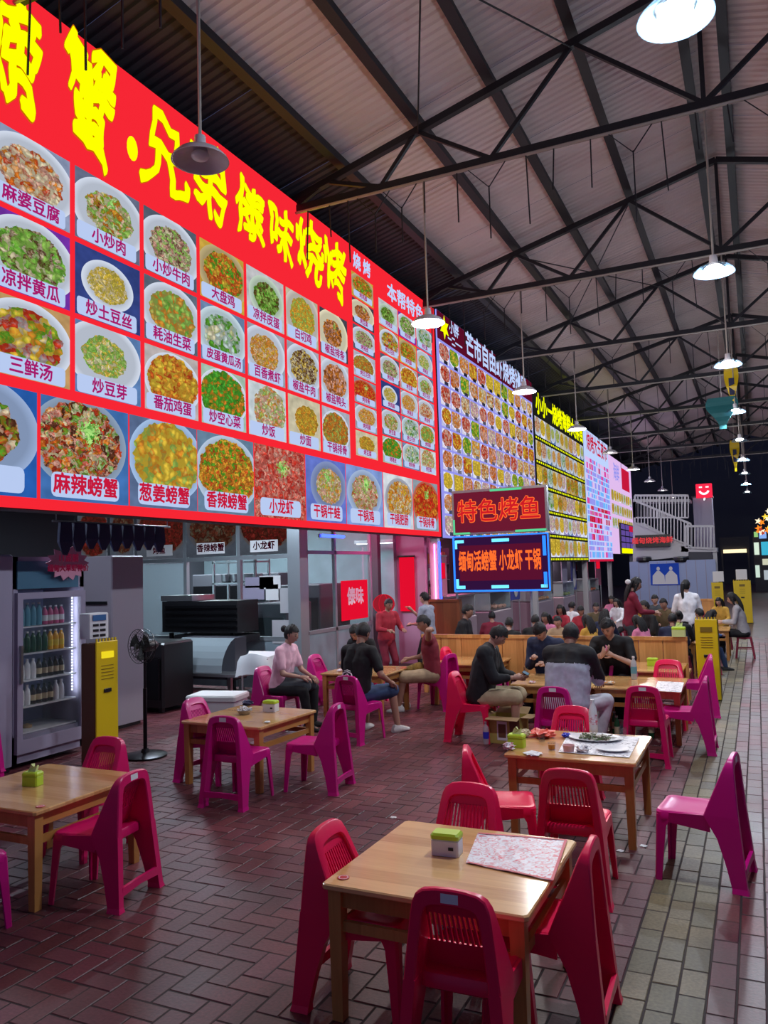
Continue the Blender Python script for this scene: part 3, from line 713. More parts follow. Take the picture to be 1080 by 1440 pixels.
for y0, y1, nm, fd in BIG:
    picture(bt, oy, oz, y0, y1, 2.75, 3.74, fd)
    plate(bt, oy, oz, y0+.12, y1-.14, 2.78, 3.02, 'sign_label', r=.06)
    if nm: text_obj(nm, .21, 'sign_crimson', bt, (.012, (y0+y1)/2-oy-.01, 2.90-oz), 'x', bold=.007)

def grid_face(t, oy, oz, y0, y1, z0, z1, nc, nr, foods, gap=.04, name='dish_photos', seed=1):
    rr = random.Random(seed); b = MB(); dy, dz = (y1-y0)/nc, (z1-z0)/nr
    for i in range(nc):
        for j in range(nr):
            a, c_ = y0+i*dy+gap/2-oy, z0+j*dz+gap/2-oz; mi = rr.randrange(len(foods)); u, v = rr.randint(0,9)+.5, rr.randint(0,9)+.5; q = rr.uniform(.33,.499); p_ = rr.uniform(-.08,.08) if q < .42 else 0
            b.quad((.006,a,c_),(.006,a+dy-gap,c_),(.006,a+dy-gap,c_+dz-gap),(.006,a,c_+dz-gap), mi, ((u-q+p_,v-q),(u+q+p_,v-q),(u+q+p_,v+q),(u-q+p_,v+q)))
    o = b.build(name, foods, t, fix=False); return o
PALE = []
for i, (bg, cs) in enumerate([((.65,.62,.95),[(.75,.05,.02),R_,PK]),((.62,.65,1.0),[(.9,.7,.1),Y_,Y_]),((.3,.25,.5),[PK,(.7,.4,.6),CR]),((.45,.45,.85),[O_,R_,Y_]),((.5,.5,.9),[Y_,O_,CR]),((.4,.42,.8),[G2,Y_,G1]),((.55,.5,.85),[R_,O_,PK]),((.5,.5,.85),[CR,PK,O_]),((.42,.42,.8),[B_,O_,CR])]):
    foodmat('pale_%d' % i, bg, (.80,.80,1.0), cs, fr=.42, pr=.48, scale=14, cy=.58, emit=1.05); PALE.append('pale_%d' % i)
t2, oy2, oz2 = board('menu_board', 'tall menu board crowded with round dish photos on white under white lettering', 15.72, 23.72, 2.62, 7.62, 'sign_violet')
b = MB(); b.box(.0,.01,15.74-oy2,23.7-oy2,6.98-oz2,7.60-oz2); b.build('title_band', 'sign_maroon', t2)
text_obj('芒市自由虾烧烤撸串', .62, 'sign_white', t2, (.03, 20.25-oy2, 7.28-oz2), 'x', bold=.02, sx=.98)
text_obj('小胖', .32, 'sign_white', t2, (.03, 16.75-oy2, 7.40-oz2), 'x', bold=.01)
text_obj('一二一一', .24, 'sign_white', t2, (.03, 16.8-oy2, 7.10-oz2), 'x', bold=.01)
b = MB(); pts = [(.03, 16.12-oy2+(.30 if k % 2 else .15)*math.cos(R(k*30)), 7.30-oz2+(.28 if k % 2 else .14)*math.sin(R(k*30))) for k in range(12)]
b.add(pts, [tuple(range(12))]); b.build('star_emblem', 'sign_yellow', t2, fix=False)
grid_face(t2, oy2, oz2, 15.78, 23.66, 2.66, 6.94, 12, 9, PALE, gap=.05)
b = MB()
for i in range(12):
    for j in range(9):
        y = 15.78+(i+.62)*7.88/12; z = 2.66 + j*4.28/9
        b.box(.007,.009,y-oy2-.12,y-oy2+.12,z-oz2+.02,z-oz2+.10)
o = b.build('price_tags', 'navy', t2); o['kind'] = 'stuff'
t3, oy3, oz3 = board('menu_board', 'menu board with glowing yellow lettering and film strip rows of dishes', 23.8, 31.6, 2.08, 7.45, 'sign_black')
text_obj('小小一烧烤海鲜大排档', .72, 'sign_yellow', t3, (.03, 27.7-oy3, 7.02-oz3), 'x', bold=.03, sx=1.02)
for k in range(6):
    grid_face(t3, oy3, oz3, 23.9, 31.5, 2.22+.76*k, 2.22+.76*k+.62, 11, 1, ['food_0','food_3','food_12','pale_1','pale_2','food_6','food_11','food_12b','food_7'], gap=.03, seed=k+5)
    b = MB()
    for i in range(30): b.box(.008,.012, 23.95+i*.253-oy3, 23.95+i*.253+.12-oy3, 2.13+.76*k-oz3, 2.19+.76*k-oz3)
    b.build('film_perforations', 'sign_yellow', t3)
t4, oy4, oz4 = board('menu_board', 'pale blue and pink menu board beyond the yellow lettered one', 31.7, 37.4, 2.06, 7.45, 'sign_white')
text_obj('烧烤大王夜市', .80, 'sign_crimson', t4, (.03, 34.5-oy4, 6.90-oz4), 'x', bold=.02, sx=1.0)
rr = random.Random(9); PAL = ['sign_violet','sign_pinkpale','sign_magenta','sign_cyan','sign_crimson']
b = MB(); z = 2.22; row = 0
while z < 6.35:
    y = 31.8; h = .16 if row % 3 else .24; wts = [(6,3,1,2,0),(2,5,3,1,1),(1,2,5,1,4),(5,2,1,5,0)][(row//3) % 4]
    while y < 37.25:
        l = rr.uniform(.12,.5); b.box(.006,.010, y-oy4, min(y+l,37.3)-oy4, z-oz4, z+h-oz4, rr.choices(range(5), wts)[0]); y += l + rr.choice((.03,.03,.12))
    z += h + .055; row += 1
o = b.build('menu_rows', PAL, t4); o['kind'] = 'stuff'
b = MB(); b.box(.004,.012,31.7-oy4,37.4-oy4,2.06-oz4,2.16-oz4); b.build('red_edge', 'sign_crimson', t4)
t5, oy5, oz5 = board('menu_board', 'farthest menu board with yellow dish rows beside the white staircase', 37.5, 44.6, 2.4, 7.05, 'sign_pinkpale')
b = MB(); b.box(.004,.010,41.2-oy5,43.8-oy5,5.7-oz5,6.8-oz5); b.build('red_title', 'sign_crimson', t5)
text_obj('海鲜', .9, 'sign_violet', t5, (.03, 39.4-oy5, 6.3-oz5), 'x', bold=.02)
for k in range(3): grid_face(t5, oy5, oz5, 37.7, 44.4, 3.6+.66*k, 4.14+.66*k, 9, 1, ['food_12','food_12b','pale_1','food_6'], seed=k)
t6 = thing('led_price_panel', 'small purple LED price panel fixed low on the farthest menu board', 'sign', (BX+.05, 0, 0))
p = WX(870, 735, BX+.05); p2 = WX(890, 780, BX+.05)
b = MB(); b.box(.0,.08,p.y,p2.y,p2.z,p.z); b.build('casing', 'black', t6)
b = MB()
for i in range(3):
    for j in range(4):
        dy, dz = (p2.y-p.y)/3, (p.z-p2.z)/5
        b.box(.08,.09,p.y+dy*(i+.08),p.y+dy*(i+.92),p.z-dz*(j+.95),p.z-dz*(j+.15))
b.build('screen', lit('screen_purple', (.12,.07,.32), 1.0), t6)
b = MB(); b.box(.08,.092,p.y+.1,p2.y-.1,p2.z+.05,p2.z+.30); b.build('bottom_row', 'sign_yellow', t6)
b = MB(); b.box(.08,.094,p2.y-(p2.y-p.y)*.34,p2.y-.1,p.z-.35,p.z-.06); b.build('red_cell', 'sign_crimson', t6)
# posts under the boards
for y, m_ in ((1.3,'white_wall'),(15.65,'white_wall'),(23.76,'white_wall'),(31.65,'white_wall'),(37.45,'white_wall'),(44.6,'white_wall')):
    b = MB(); b.box(-6.28,-6.10,y-.09,y+.09,0,2.62 if y < 20 else 2.4); struct(b.build('trim_%d' % int(y), m_))
# ================================================================ STALL KITCHEN (front wall y = 11.4, corner x = -7)
KY, KX = 11.4, -7.0
b = MB(); b.box(-12.2,-12.0,1,75,0,6.2); wl = struct(b.build('wall_left', 'dark_wall'))
b = MB(); b.box(-12,-7.6,15.6,15.75,0,4.4); struct(b.build('wall_stall_divider', 'kitchen_wall'))
b = MB(); b.box(-12,-6.3,1.2,15.6,3.4,3.5); struct(b.build('ceiling_stall', 'dark_wall'))
for (x, y, e, lb) in ((-7.9, 9.4, 85, 'over the oven in front of the kitchen'), (-8.0, 6.2, 30, 'over the drinks fridge, hidden by the board')):  # unseen fill lamps, added to brighten the kitchen front and the fridge
    t = thing('unseen_tube_lamp', 'added cool white fill tube ' + lb, 'lamp', (x, y, 3.3))
    b = MB(); b.box(-.06,.06,-.7,.7,.02,.10); b.build('fitting', 'white_plastic', t)
    b = MB(); b.tube([(0,-.65,0),(0,.65,0)], .02, 8); b.build('tube', 'tube_light', t)
    ld = bpy.data.lights.new('tube_glow', 'AREA'); ld.shape = 'RECTANGLE'; ld.size = .06; ld.size_y = 1.3; ld.energy = e; ld.color = (.72,.84,1)
    lo = bpy.data.objects.new('tube_glow', ld); C.objects.link(lo); lo.parent = t; lo.location = (0,0,-.03)
kit = thing('kitchen_partition', 'aluminium framed kitchen front with glass panes and dark dish photos above', 'partition', (0, KY, 0))
xs = [WY(p, 782, KY).x for p in (155, 193, 262, 337, 412)]
xs = [-12.0] + xs
b = MB()
for x in xs: b.box(x-.035, x+.035, -.04, .04, 0, 3.35)
for z in (0.88, 2.27, 3.32): b.box(-12, KX, -.035, .035, z-.035, z+.035)
b.build('frame', 'alu', kit)
for i in range(len(xs)-1):
    a, c_ = xs[i]+.04, xs[i+1]-.04
    b = MB(); b.quad((a,-.045,2.31),(c_,-.045,2.31),(c_,-.045,3.28),(a,-.045,3.28)); b.build('dish_photo', 'dim_0' if i % 2 else 'dim_1', kit, fix=False)
    if i >= 2:
        b = MB(); w3 = (c_-a)*.28; m3 = (a+c_)/2; b.box(m3-w3, m3+w3, -.055, -.047, 2.36, 2.56); b.build('name_strip', 'paper', kit)
        text_obj(['烤鱼','香辣螃蟹','小龙虾','文昌牛腩'][i-2] if i < 6 else '', .15, lit('ink%d' % i, (.08,.0,.01), .3).name, kit, (m3, -.060, 2.46), '-y', bold=.004)
    z0, z1 = .93, 2.22
    if i in (1, 2, 4):
        b = MB(); b.box(a, c_, -.006, .006, z0, z1); b.build('pane', 'frost' if i < 3 else 'glass', kit)
    b = MB(); b.box(a, c_, -.02, .02, .05, .84); b.build('lower_panel', 'kitchen_wall', kit)
# papers on the right pane
for (x0, y0, x1, y1, m_) in ((345,812,385,826,'grey_panel'),(365,810,395,828,'paper'),(342,824,372,843,'grey_panel'),(374,822,392,844,'paper'),(394,827,411,862,'white_wall'),(383,872,408,905,'white_wall')):
    p, q = WY(x0, y0, KY-.02), WY(x1, y1, KY-.02)
    b = MB(); b.box(p.x, q.x, -.03, -.022, q.z, p.z); b.build('posted_notice', m_, kit)
# interior
b = MB(); b.box(-12,-7.0,15.3,15.5,0,3.3); struct(b.build('wall_kitchen_back', 'kitchen_wall'))
for x in (-10.6, -8.8):
    t = thing('unseen_tube_lamp', 'white ceiling tube in the kitchen, %s' % ('left one behind the frosted panes' if x < -10 else 'right one behind the dark grill'), 'lamp', (x, 13, 3.3))
    b = MB(); b.box(-.06,.06,-.7,.7,.02,.08); b.build('fitting', 'white_plastic', t)
    b = MB(); b.tube([(0,-.65,0),(0,.65,0)], .02, 8); b.build('tube', 'tube_light', t)
    ld = bpy.data.lights.new('tube_glow', 'AREA'); ld.shape = 'RECTANGLE'; ld.size = .06; ld.size_y = 1.3; ld.energy = 150; ld.color = (.75,.92,1)
    lo = bpy.data.objects.new('tube_glow', ld); C.objects.link(lo); lo.parent = t; lo.location = (0,0,-.03)
# steel shelf, white fridges behind the glass
t = thing('steel_kitchen_rack', 'tall steel rack of stacked steel pans behind the kitchen window', 'rack', (-9.0, 12.6, 0))
for z in (.5, 1.2, 1.8, 2.2):
    b = MB(); b.box(-.5,.5,-.25,.25,z,z+.03); b.build('shelf', 'steel', t)
for sx in (-.48,.48):
    for sy in (-.23,.23):
        b = MB(); b.box(sx-.02,sx+.02,sy-.02,sy+.02,0,2.5); b.build('post', 'steel', t)
for k in range(4):
    p = thing('steel_pan', 'steel pan on the kitchen rack behind the glass, %s from the left' % ['first','second','third','fourth'][k], 'pan', (-9.35+.24*k, 12.6, 1.83), 0, 'steel pans on the rack')
    b = MB(); b.lathe([(.07,0),(.1,.02),(.11,.16),(.10,.16),(.09,.03)], 14); b.build('bowl', 'steel', p, smooth=True)
# black grill with hood (in front of the partition)
def box_px(t, nm, m_, x0, y0, x1, y1, yw, dep, r=0.0):
    p, q = WY(x0, y0, yw), WY(x1, y1, yw)
    b = MB(); (b.rbox if r else b.box)(p.x-t.location.x, q.x-t.location.x, yw-t.location.y, yw+dep-t.location.y, max(q.z, 0)-t.location.z, p.z-t.location.z, **({'r': r} if r else {}))
    return b.build(nm, m_, t)
t = thing('grill_hood', 'wide black grill hood with horizontal slats in front of the kitchen', 'grill', (-8.8, 10.7, 0))
box_px(t, 'hood', 'black', 228, 846, 334, 890, 10.7, .6)
box_px(t, 'trim_strip', 'steel', 226, 838, 270, 845, 10.7, .6)
for k in range(4): box_px(t, 'slat', 'black_metal', 232, 852+9*k, 332, 855+9*k, 10.66, .03)
box_px(t, 'firebox', 'black', 245, 893, 336, 905, 10.7, .6)
for sx in (240, 326):
    b = MB(); p = WY(sx, 890, 10.75); b.box(p.x-.03+8.8, p.x+.03+8.8, .05, .10, 0, p.z); b.build('leg', 'black_metal', t)
    b = MB(); p = WY(sx, 890, 11.2); b.box(p.x-.03+8.8, p.x+.03+8.8, .5, .55, 0, p.z); b.build('leg', 'black_metal', t)
t = thing('glass_display_case', 'curved glass display case with a pale reflection below the black grill', 'display case', (-8.6, 10.0, 0))
p, q = WY(245, 898, 10.0), WY(320, 945, 10.0)
b = MB(); prof = []
for k in range(7):
    a = k/6*PI/2; prof.append((-.28*math.sin(a)+.1, q.z+(p.z-q.z)*(1-(1-math.cos(a))*1.0) if False else p.z-(p.z-q.z)*(k/6)**1.4))
b.loft([[(xx, -.35*math.sin(k/6*PI/2)+.2, prof[k][1]) for k in range(7)] for xx in (p.x+8.6, q.x+8.6)], False, False, close=False)
b.build('curved_glass', 'frost', t)
b = MB(); b.box(p.x+8.6, q.x+8.6, .2, .5, .35, p.z); b.build('back_panel', 'dark_wall', t)
b = MB(); b.box(p.x+8.55, q.x+8.9, -.15, .55, q.z-.06, q.z-.02); b.build('counter', 'steel', t)
for sx in (p.x+8.65, q.x+8.55):
    b = MB(); b.box(sx-.03, sx+.03, .1, .16, 0, q.z-.06); b.build('leg', 'steel', t)
t = thing('steel_counter', 'pale steel counter left of the black machine, behind the yellow cabinet', 'counter', (-9.6, 9.7, 0))
b = MB(); b.box(-.9,.35,0,.7,.1,.80); b.build('body', 'kitchen_wall', t)
b = MB(); b.box(-.95,.4,-.03,.75,.80,.84); b.build('worktop', 'steel', t)
b = MB(); b.box(-.85,.3,.04,.66,0,.1); b.build('plinth', 'black', t)
t = thing('black_oven', 'bulky black oven with a small round dial behind the standing fan', 'oven', (-8.25, 9.1, 0))
b = MB(); b.rbox(-.55,.35,0,.7,.08,1.02,.03); b.build('body', 'black', t)
b = MB(); b.rbox(-.50,.30,-.03,.0,.2,.8,.02); b.build('door', 'black_metal', t)
b = MB(); b.xf = Matrix.Translation((.02,-.02,.90)) @ Matrix.Rotation(PI/2, 4, 'X'); b.lathe([(0,0),(.035,0),(.03,.025),(0,.025)], 14); b.build('dial', 'white_plastic', t)
for sx in (-.45,.25):
    for sy in (.08,.6):
        b = MB(); b.box(sx-.03,sx+.03,sy-.03,sy+.03,0,.08); b.build('foot', 'black', t)
for k in range(7):
    x = -10.2 + k*.17; h = random.uniform(.12,.28)
    t = thing('steel_pot' if k % 2 else 'plastic_tub', ('steel pot' if k % 2 else 'clear tub') + ' on the pale steel counter, %s from the left' % ['first','second','third','fourth','fifth','sixth','seventh'][k], 'pot' if k % 2 else 'tub', (x, 10.0+.15*(k%3), .84), 0, 'pots along the steel counter')
    b = MB(); b.lathe([(.06,0),(.075,.01),(.078,h),(.07,h),(.065,.02)], 14); b.build('vessel', 'steel' if k % 2 else 'frost', t, smooth=True)
# side windows of the kitchen (plane x = -7)
sw = thing('kitchen_side_window', 'pink lit kitchen side windows with metal frames and a red poster', 'window unit', (KX, KY, 0))
ys = [0, WX(430,800,KX).y-KY, WX(470,800,KX).y-KY, WX(520,800,KX).y-KY]
b = MB()
b.box(-.12,.12,-.12,.12,0,3.35)
for y in ys[1:]: b.box(-.03,.03,y-.03,y+.03,0,3.35)
for z in (.95, 2.33, 3.2): b.box(-.03,.03,0,ys[-1],z-.03,z+.03)
b.build('frame', 'alu', sw)
b = MB(); b.box(-.02,.02,0,ys[-1],0,.92); b.build('lower_panel', 'kitchen_wall', sw)
b = MB(); b.box(-.02,.02,0,ys[1],.98,3.2); b.build('corner_panel', 'grey_panel', sw)
for k in (1, 2):
    b = MB(); b.box(-.005,.005,ys[k]+.03,ys[k+1]-.03,.98,2.30); b.build('pane', 'glass', sw)
    b = MB(); b.box(-.005,.005,ys[k]+.03,ys[k+1]-.03,2.36,3.17); b.build('pane', 'glass', sw)
p, q = WX(477, 817, KX), WX(515, 868, KX)
b = MB(); b.box(.03,.045,p.y-KY,q.y-KY,q.z,p.z); b.build('red_poster', 'poster_red', sw)
text_obj('傣味', .34, 'paper', sw, (.055, (p.y+q.y)/2-KY, (p.z+q.z)/2+.05), 'x', bold=.012)
t = thing('led_tube', 'blue glowing tube above the kitchen side window', 'lamp', (KX+.12, KY+1.0, 2.62))
b = MB(); b.tube([(0,-.35,0),(0,.45,0)], .028, 8); b.build('tube', 'tube_blue', t)
b = MB(); b.box(-.05,-.02,-.4,.5,-.03,.03); b.build('bracket', 'alu', t)
for k, (x, y, w_, d_, z1, lb) in enumerate(((-8.1, 12.4, .5, .45, 1.45, 'black cooker behind the first kitchen side window'), (-8.0, 13.7, .45, .6, 1.75, 'dark tall appliance behind the red poster window'), (-9.9, 13.9, 1.1, .3, 2.0, 'wide dark cupboard at the kitchen back wall'))):
    t = thing('kitchen_cooker', lb, 'appliance', (x, y, 0))
    b = MB(); b.rbox(-w_,w_,-d_,d_,.06,z1,.02); b.build('body', 'dark_wall', t)
    b = MB(); b.box(-w_+.05,w_-.05,-d_-.02,-d_,.3,z1-.25); b.build('door', 'black_metal', t)
    b = MB(); b.box(-w_+.06,w_-.06,-d_+.05,d_-.05,0,.06); b.build('plinth', 'black', t)
# dark passage, pink side beyond the windows
b = MB(); b.box(-7.1,-6.9,14.3,14.45,0,3.4); struct(b.build('trim_90', 'dark_wall'))
b = MB(); b.box(-9.0,-6.35,15.45,15.6,0,2.7); struct(b.build('wall_passage', mat('mauve_wall', (.34,.20,.30), .6)))
t = thing('red_banner_scroll', 'tall red paper scroll hanging at the end of the pink passage', 'scroll', (-6.75, 15.42, 1.1))
b = MB(); b.box(-.17,.17,-.02,0,0,1.15); b.build('paper', 'poster_red', t)
b = MB(); b.tube([(-.2,-.02,1.16),(.2,-.02,1.16)], .02, 8); b.build('rod', 'black', t)
t = thing('ceiling_light_panel', 'small white light panel under the board end', 'lamp', (-7.2, 14.9, 2.55))
b = MB(); b.box(-.5,.4,-.05,.05,0,.07); b.build('casing', 'alu', t)
b = MB(); b.box(-.45,.35,-.04,.04,-.012,0); b.build('diffuser', 'tube_light', t)
for (x, y, z, L_, c, nm) in ((-6.15, 15.52, 1.2, 1.3, 'tube_pink', 'vertical pink neon tube on the post under the red board'), (-6.075, 15.64, 1.25, 1.3, 'tube_blue', 'vertical blue neon tube beside the pink one')):
    t = thing('neon_tube', nm, 'neon tube', (x, y, z)); b = MB(); b.tube([(0,0,0),(0,0,L_)], .016, 8); b.build('tube', c, t)
    b = MB(); b.box(-.02,.02,.02,.06,.1,.14); b.box(-.02,.02,.02,.06,L_-.14,L_-.1); b.build('clip', 'steel', t)
# pink glow lamps of the next stall
for (x, y, z, e, c, lb) in ((-6.6, 13.6, 3.34, 60, (1,.05,.25), 'under the red board end'), (-7.2, 19.5, 3.24, 60, (1,.20,.45), 'over the meat display'), (-7.3, 27, 3.24, 60, (1,.6,.65), 'under the film strip board'), (-7.3, 34, 3.24, 60, (.9,.85,1), 'under the pale blue board')):
    t = thing('stall_tube_lamp', 'stall tube lamp ' + lb, 'lamp', (x, y, z))
    b = MB(); b.tube([(0,-.5,0),(0,.5,0)], .02, 8); b.build('tube', 'tube_pink' if c[2] < .6 else 'tube_light', t)
    b = MB(); b.box(-.03,.03,-.55,.55,.025,.06); b.build('fitting', 'white_plastic', t)
    ld = bpy.data.lights.new('tube_glow', 'AREA'); ld.shape = 'RECTANGLE'; ld.size = .06; ld.size_y = 1.0; ld.energy = e; ld.color = c
    lo = bpy.data.objects.new('tube_glow', ld); C.objects.link(lo); lo.parent = t; lo.location = (0,0,-.03)

# ================================================================ STALL FRONTS below boards 2..5
ORD_ = ['first','second','third','fourth','fifth','sixth']
mat('red_cloth_p', (.45,.02,.04), .6); mat('amber_p', (.6,.3,.05), .5)
b = MB(); b.box(-8.2,-8.1,15.75,45,0,3.4); struct(b.build('wall_back_stalls', mat('stall_wall', (.10,.08,.10), .6)))
b = MB(); b.box(-8.2,-6.3,15.7,45,3.3,3.4); struct(b.build('ceiling_stalls', 'dark_wall'))
for k, y in enumerate((17.2, 20.2, 25.0, 28.5, 33.5)):
    t = thing('display_freezer', 'white glass topped display freezer, %s under the boards' % ['nearest, behind the illuminated sign','second','third','fourth','fifth'][k], 'freezer', (-6.6, y, 0), 0, 'display freezers of the stalls')
    b = MB(); b.rbox(-.45,.45,-.95,.95,0,.85,.03); b.build('body', 'freezer_body' if 'freezer_body' in M else mat('freezer_body', (.30,.24,.29), .4), t)
    b = MB(); b.box(-.40,.42,-.9,.9,.86,.88); b.build('tray', 'steel', t)
    b = MB(); b.box(-.42,.43,-.92,.92,1.32,1.36); b.build('top_frame', 'steel', t)
    b = MB(); b.box(.40,.41,-.9,.9,.88,1.32); b.build('glass_front', 'glass', t)
    for s_ in (-.9,.9):
        b = MB(); b.box(-.42,.42,s_-.012,s_+.012,.88,1.33); b.build('glass_side', 'frost', t)
    b = MB()
    rr = random.Random(k)
    for _ in range(40): b.ell((rr.uniform(-.35,.35), rr.uniform(-.8,.8), .93), (.06,.07,.05), 6, 4)
    o = b.build('seafood', mat('meat%d' % k, [(.7,.15,.12),(.75,.45,.35),(.6,.3,.1),(.3,.4,.1),(.7,.2,.1)][k], .4), t, smooth=True); o['kind'] = 'stuff'
mat('poster_blue', (.03,.05,.30), .5); mat('poster_pink', (.55,.15,.25), .5)
for k, (y, c, w_) in enumerate(((16.6,'poster_pink',.8),(22.6,'poster_blue',.9),(24.4,'white_wall',.35),(25.8,'poster_pink',.9),(27.0,'dark_wall',.6),(29.2,'grey_panel',.9),(30.8,'poster_blue',.8),(33.2,'poster_pink',1.0),(36,'poster_pink',1.2))):
    t = thing('stall_poster', ['pinkish poster left of the meat display','dark blue poster with a pale figure behind the thin pole','narrow white board behind the crowd','pink poster beside the narrow white board','dark board behind the crowd','grey lit board behind the crowd','blue poster below the film strip board end','pink poster under the pale blue board','wide pink poster near the staircase'][k], 'poster', (-6.45, y, 1.0), 0, 'posters along the stall fronts')
    b = MB(); b.box(-.03,0,-w_/2,w_/2,0,1.25); b.build('sheet', c, t)
    if c == 'poster_blue':
        b = MB(); b.ell((.012,0,.95),(.012,.10,.13),12,8); b.ell((.012,0,.45),(.012,.26,.38),12,8); b.build('printed_figure', 'white_wall', t, smooth=True)
    elif c == 'poster_pink':
        b = MB(); b.box(.001,.01,-w_*.35,w_*.35,.75,1.1); b.build('printed_block', 'poster_red', t)
    b = MB(); b.box(-.04,.012,-w_/2-.02,w_/2+.02,1.25,1.28); b.build('rail', 'alu', t)
    for s_ in (-w_/2+.05, w_/2-.05):
        b = MB(); b.box(-.03,0,s_-.02,s_+.02,-1.0,0); b.build('leg', 'alu', t)

for k, y in enumerate((18.7, 22.0, 24.6, 26.8, 30.2, 35.0)):
    t = thing('goods_rack', 'crowded rack of packets and jars in the stalls, %s from the illuminated sign' % ORD_[k], 'rack', (-7.5, y, 0), 0, 'goods racks inside the stalls')
    for z in (.9, 1.3, 1.7, 2.1):
        b = MB(); b.box(-.2,.2,-.75,.75,z-.02,z); b.build('shelf', 'steel', t)
    for s_ in (-.74,.74):
        b = MB(); b.box(-.2,.2,s_-.015,s_+.015,0,2.5); b.build('side', 'dark_wall', t)
    rr = random.Random(k+40); b = MB()
    for z in (.9, 1.3, 1.7, 2.1):
        yy = -.70
        while yy < .65:
            w_ = rr.uniform(.06,.14); b.box(-.05,.15,yy,yy+w_-.01,z,z+rr.uniform(.15,.33), rr.randrange(6)); yy += w_
    o = b.build('packets', ['red_cloth_p','paper','poster_pink','brown_side','amber_p','poster_blue'], t); o['kind'] = 'stuff'

# ================================================================ ILLUMINATED SIGN on posts
SY = 14.5
def sp(px, py): return WY(px, py, SY)
t = thing('illuminated_sign', 'two tier neon sign on posts, red lettering above and blue edged LED panel below', 'sign', (-4.2, SY, 0))
a, c_ = sp(635, 693), sp(771, 750); d_, e_ = sp(637, 752), sp(771, 831)
X0, X1 = a.x+4.2, c_.x+4.2; ZA1 = a.z; ZA0 = sp(700,750).z; ZB1 = ZA0-.03; ZB0 = sp(700, 831).z
b = MB(); b.box(X0,X1,0,.14,ZA0,ZA1+.03); b.build('upper_case', 'steel', t)
b = MB(); b.box(X0+.04,X1-.04,-.01,.0,ZA0+.04,ZA1-.02); b.build('upper_panel', 'neon_back', t)
b = MB(); b.box(X0,X1,0,.14,ZB0,ZB1); b.build('lower_case', 'steel', t)
b = MB(); b.box(X0+.03,X1-.03,-.01,.0,ZB0+.03,ZB1-.03); b.build('lower_panel', 'neon_back_dark', t)
text_obj('特色烤鱼', .42, 'neon_orange', t, ((X0+X1)/2, -.03, (ZA0+ZA1)/2), '-y', bold=.017, sx=.98, sy=1.1)
text_obj('特色烤鱼', .42, lit('neon_core', (.62,.012,.02), 1.0).name, t, ((X0+X1)/2, -.045, (ZA0+ZA1)/2), '-y', bold=.004, sx=.98, sy=1.1)
text_obj('缅甸活螃蟹 小龙虾 干锅', .163, 'neon_orange', t, ((X0+X1)/2-.02, -.03, (ZB0+ZB1)/2+.02), '-y', bold=.005, sx=.94, sy=2.5)
W2, H2 = X1-X0, ZB1-ZB0
def strip(nm, m_, x0, x1, z0, z1):
    b = MB(); b.box(x0,x1,-.03,-.012,z0,z1); b.build(nm, m_, t)
b = MB(); b.box(X0+.12,X1-.14,-.014,-.011,ZB0+.20,ZB1-.18); b.build('painted_letter_glow', lit('letter_glow_red', (.10,.006,.028), 1.0), t)  # red glow around the lettering, painted as a dim lit sheet
strip('green_tube', 'neon_green', X0+W2*.42, X1-W2*.25, ZA1-.03, ZA1+.01)
strip('green_tube', 'neon_green', X0+.02, X0+.05, ZA0+.04, ZA0+.30); strip('green_tube', 'neon_green', X0+.02, X0+.35, ZA0+.01, ZA0+.045)
strip('green_tube', 'neon_green', X1-W2*.33, X1-.03, ZA0+.01, ZA0+.05)
for xa, xb in ((X0+.05,X0+.22),(X0+W2*.42,X0+W2*.60)): strip('blue_led_dash', 'neon_cyan', xa, xb, ZB1-.13, ZB1-.07)
for xa, xb in ((X0+.05,X0+.22),(X0+W2*.40,X0+W2*.58),(X1-.17,X1-.05)): strip('blue_led_dash', 'neon_cyan', xa, xb, ZB0+.05, ZB0+.11)
strip('blue_led_dash', 'neon_cyan', X0+.04, X0+.09, ZB0+.06, ZB0+.24); strip('blue_led_dash', 'neon_blue', X1-.11, X1-.05, ZB1-.42, ZB1-.05); strip('blue_led_dash', 'neon_blue', X1-.11, X1-.05, ZB0+.06, ZB0+.34)
strip('blue_led_dash', 'neon_cyan', X0+.04, X0+.08, ZB1-.24, ZB1-.08)
for x0, x1, z0, z1 in ((X0,X1,ZB0-.01,ZB0+.02),(X0,X1,ZB1-.02,ZB1+.005),(X0-.005,X0+.02,ZB0,ZB1),(X1-.02,X1+.005,ZB0,ZB1)): strip('blue_edge', 'neon_blue', x0, x1, z0, z1)
for x in (X0-.03, X1-.42): 
    b = MB(); b.tube([(x,.18,0),(x,.18,ZB0+.3 if x > 0 else ZA1)], .025, 8); b.build('post', 'alu', t)
    b = MB(); b.lathe([(0,0),(.16,0),(.16,.02),(.03,.04),(0,.04)], 16, (x,.18,0)); b.build('foot', 'black_metal', t)
# ================================================================ FAR STAIRCASE BUILDING (y = 36)
FY = 36.0
def F(px, py, y=FY): return WY(px, py, y)
mat('stair_white', (.55,.55,.58), .5); mat('blue_wall', (.34,.42,.66), .5)
p, q = F(885, 790), F(1006, 790)
b = MB(); b.box(p.x, q.x, FY, FY+.15, 0, p.z); wf = struct(b.build('wall_far', 'blue_wall'))
for k in range(1, 9):
    x = p.x + (q.x-p.x)*k/9; b = MB(); b.box(x-.012, x+.012, -.012, 0, .02, p.z-.02); o = b.build('panel_joint', 'grey_panel', wf, loc=(0, FY, 0))
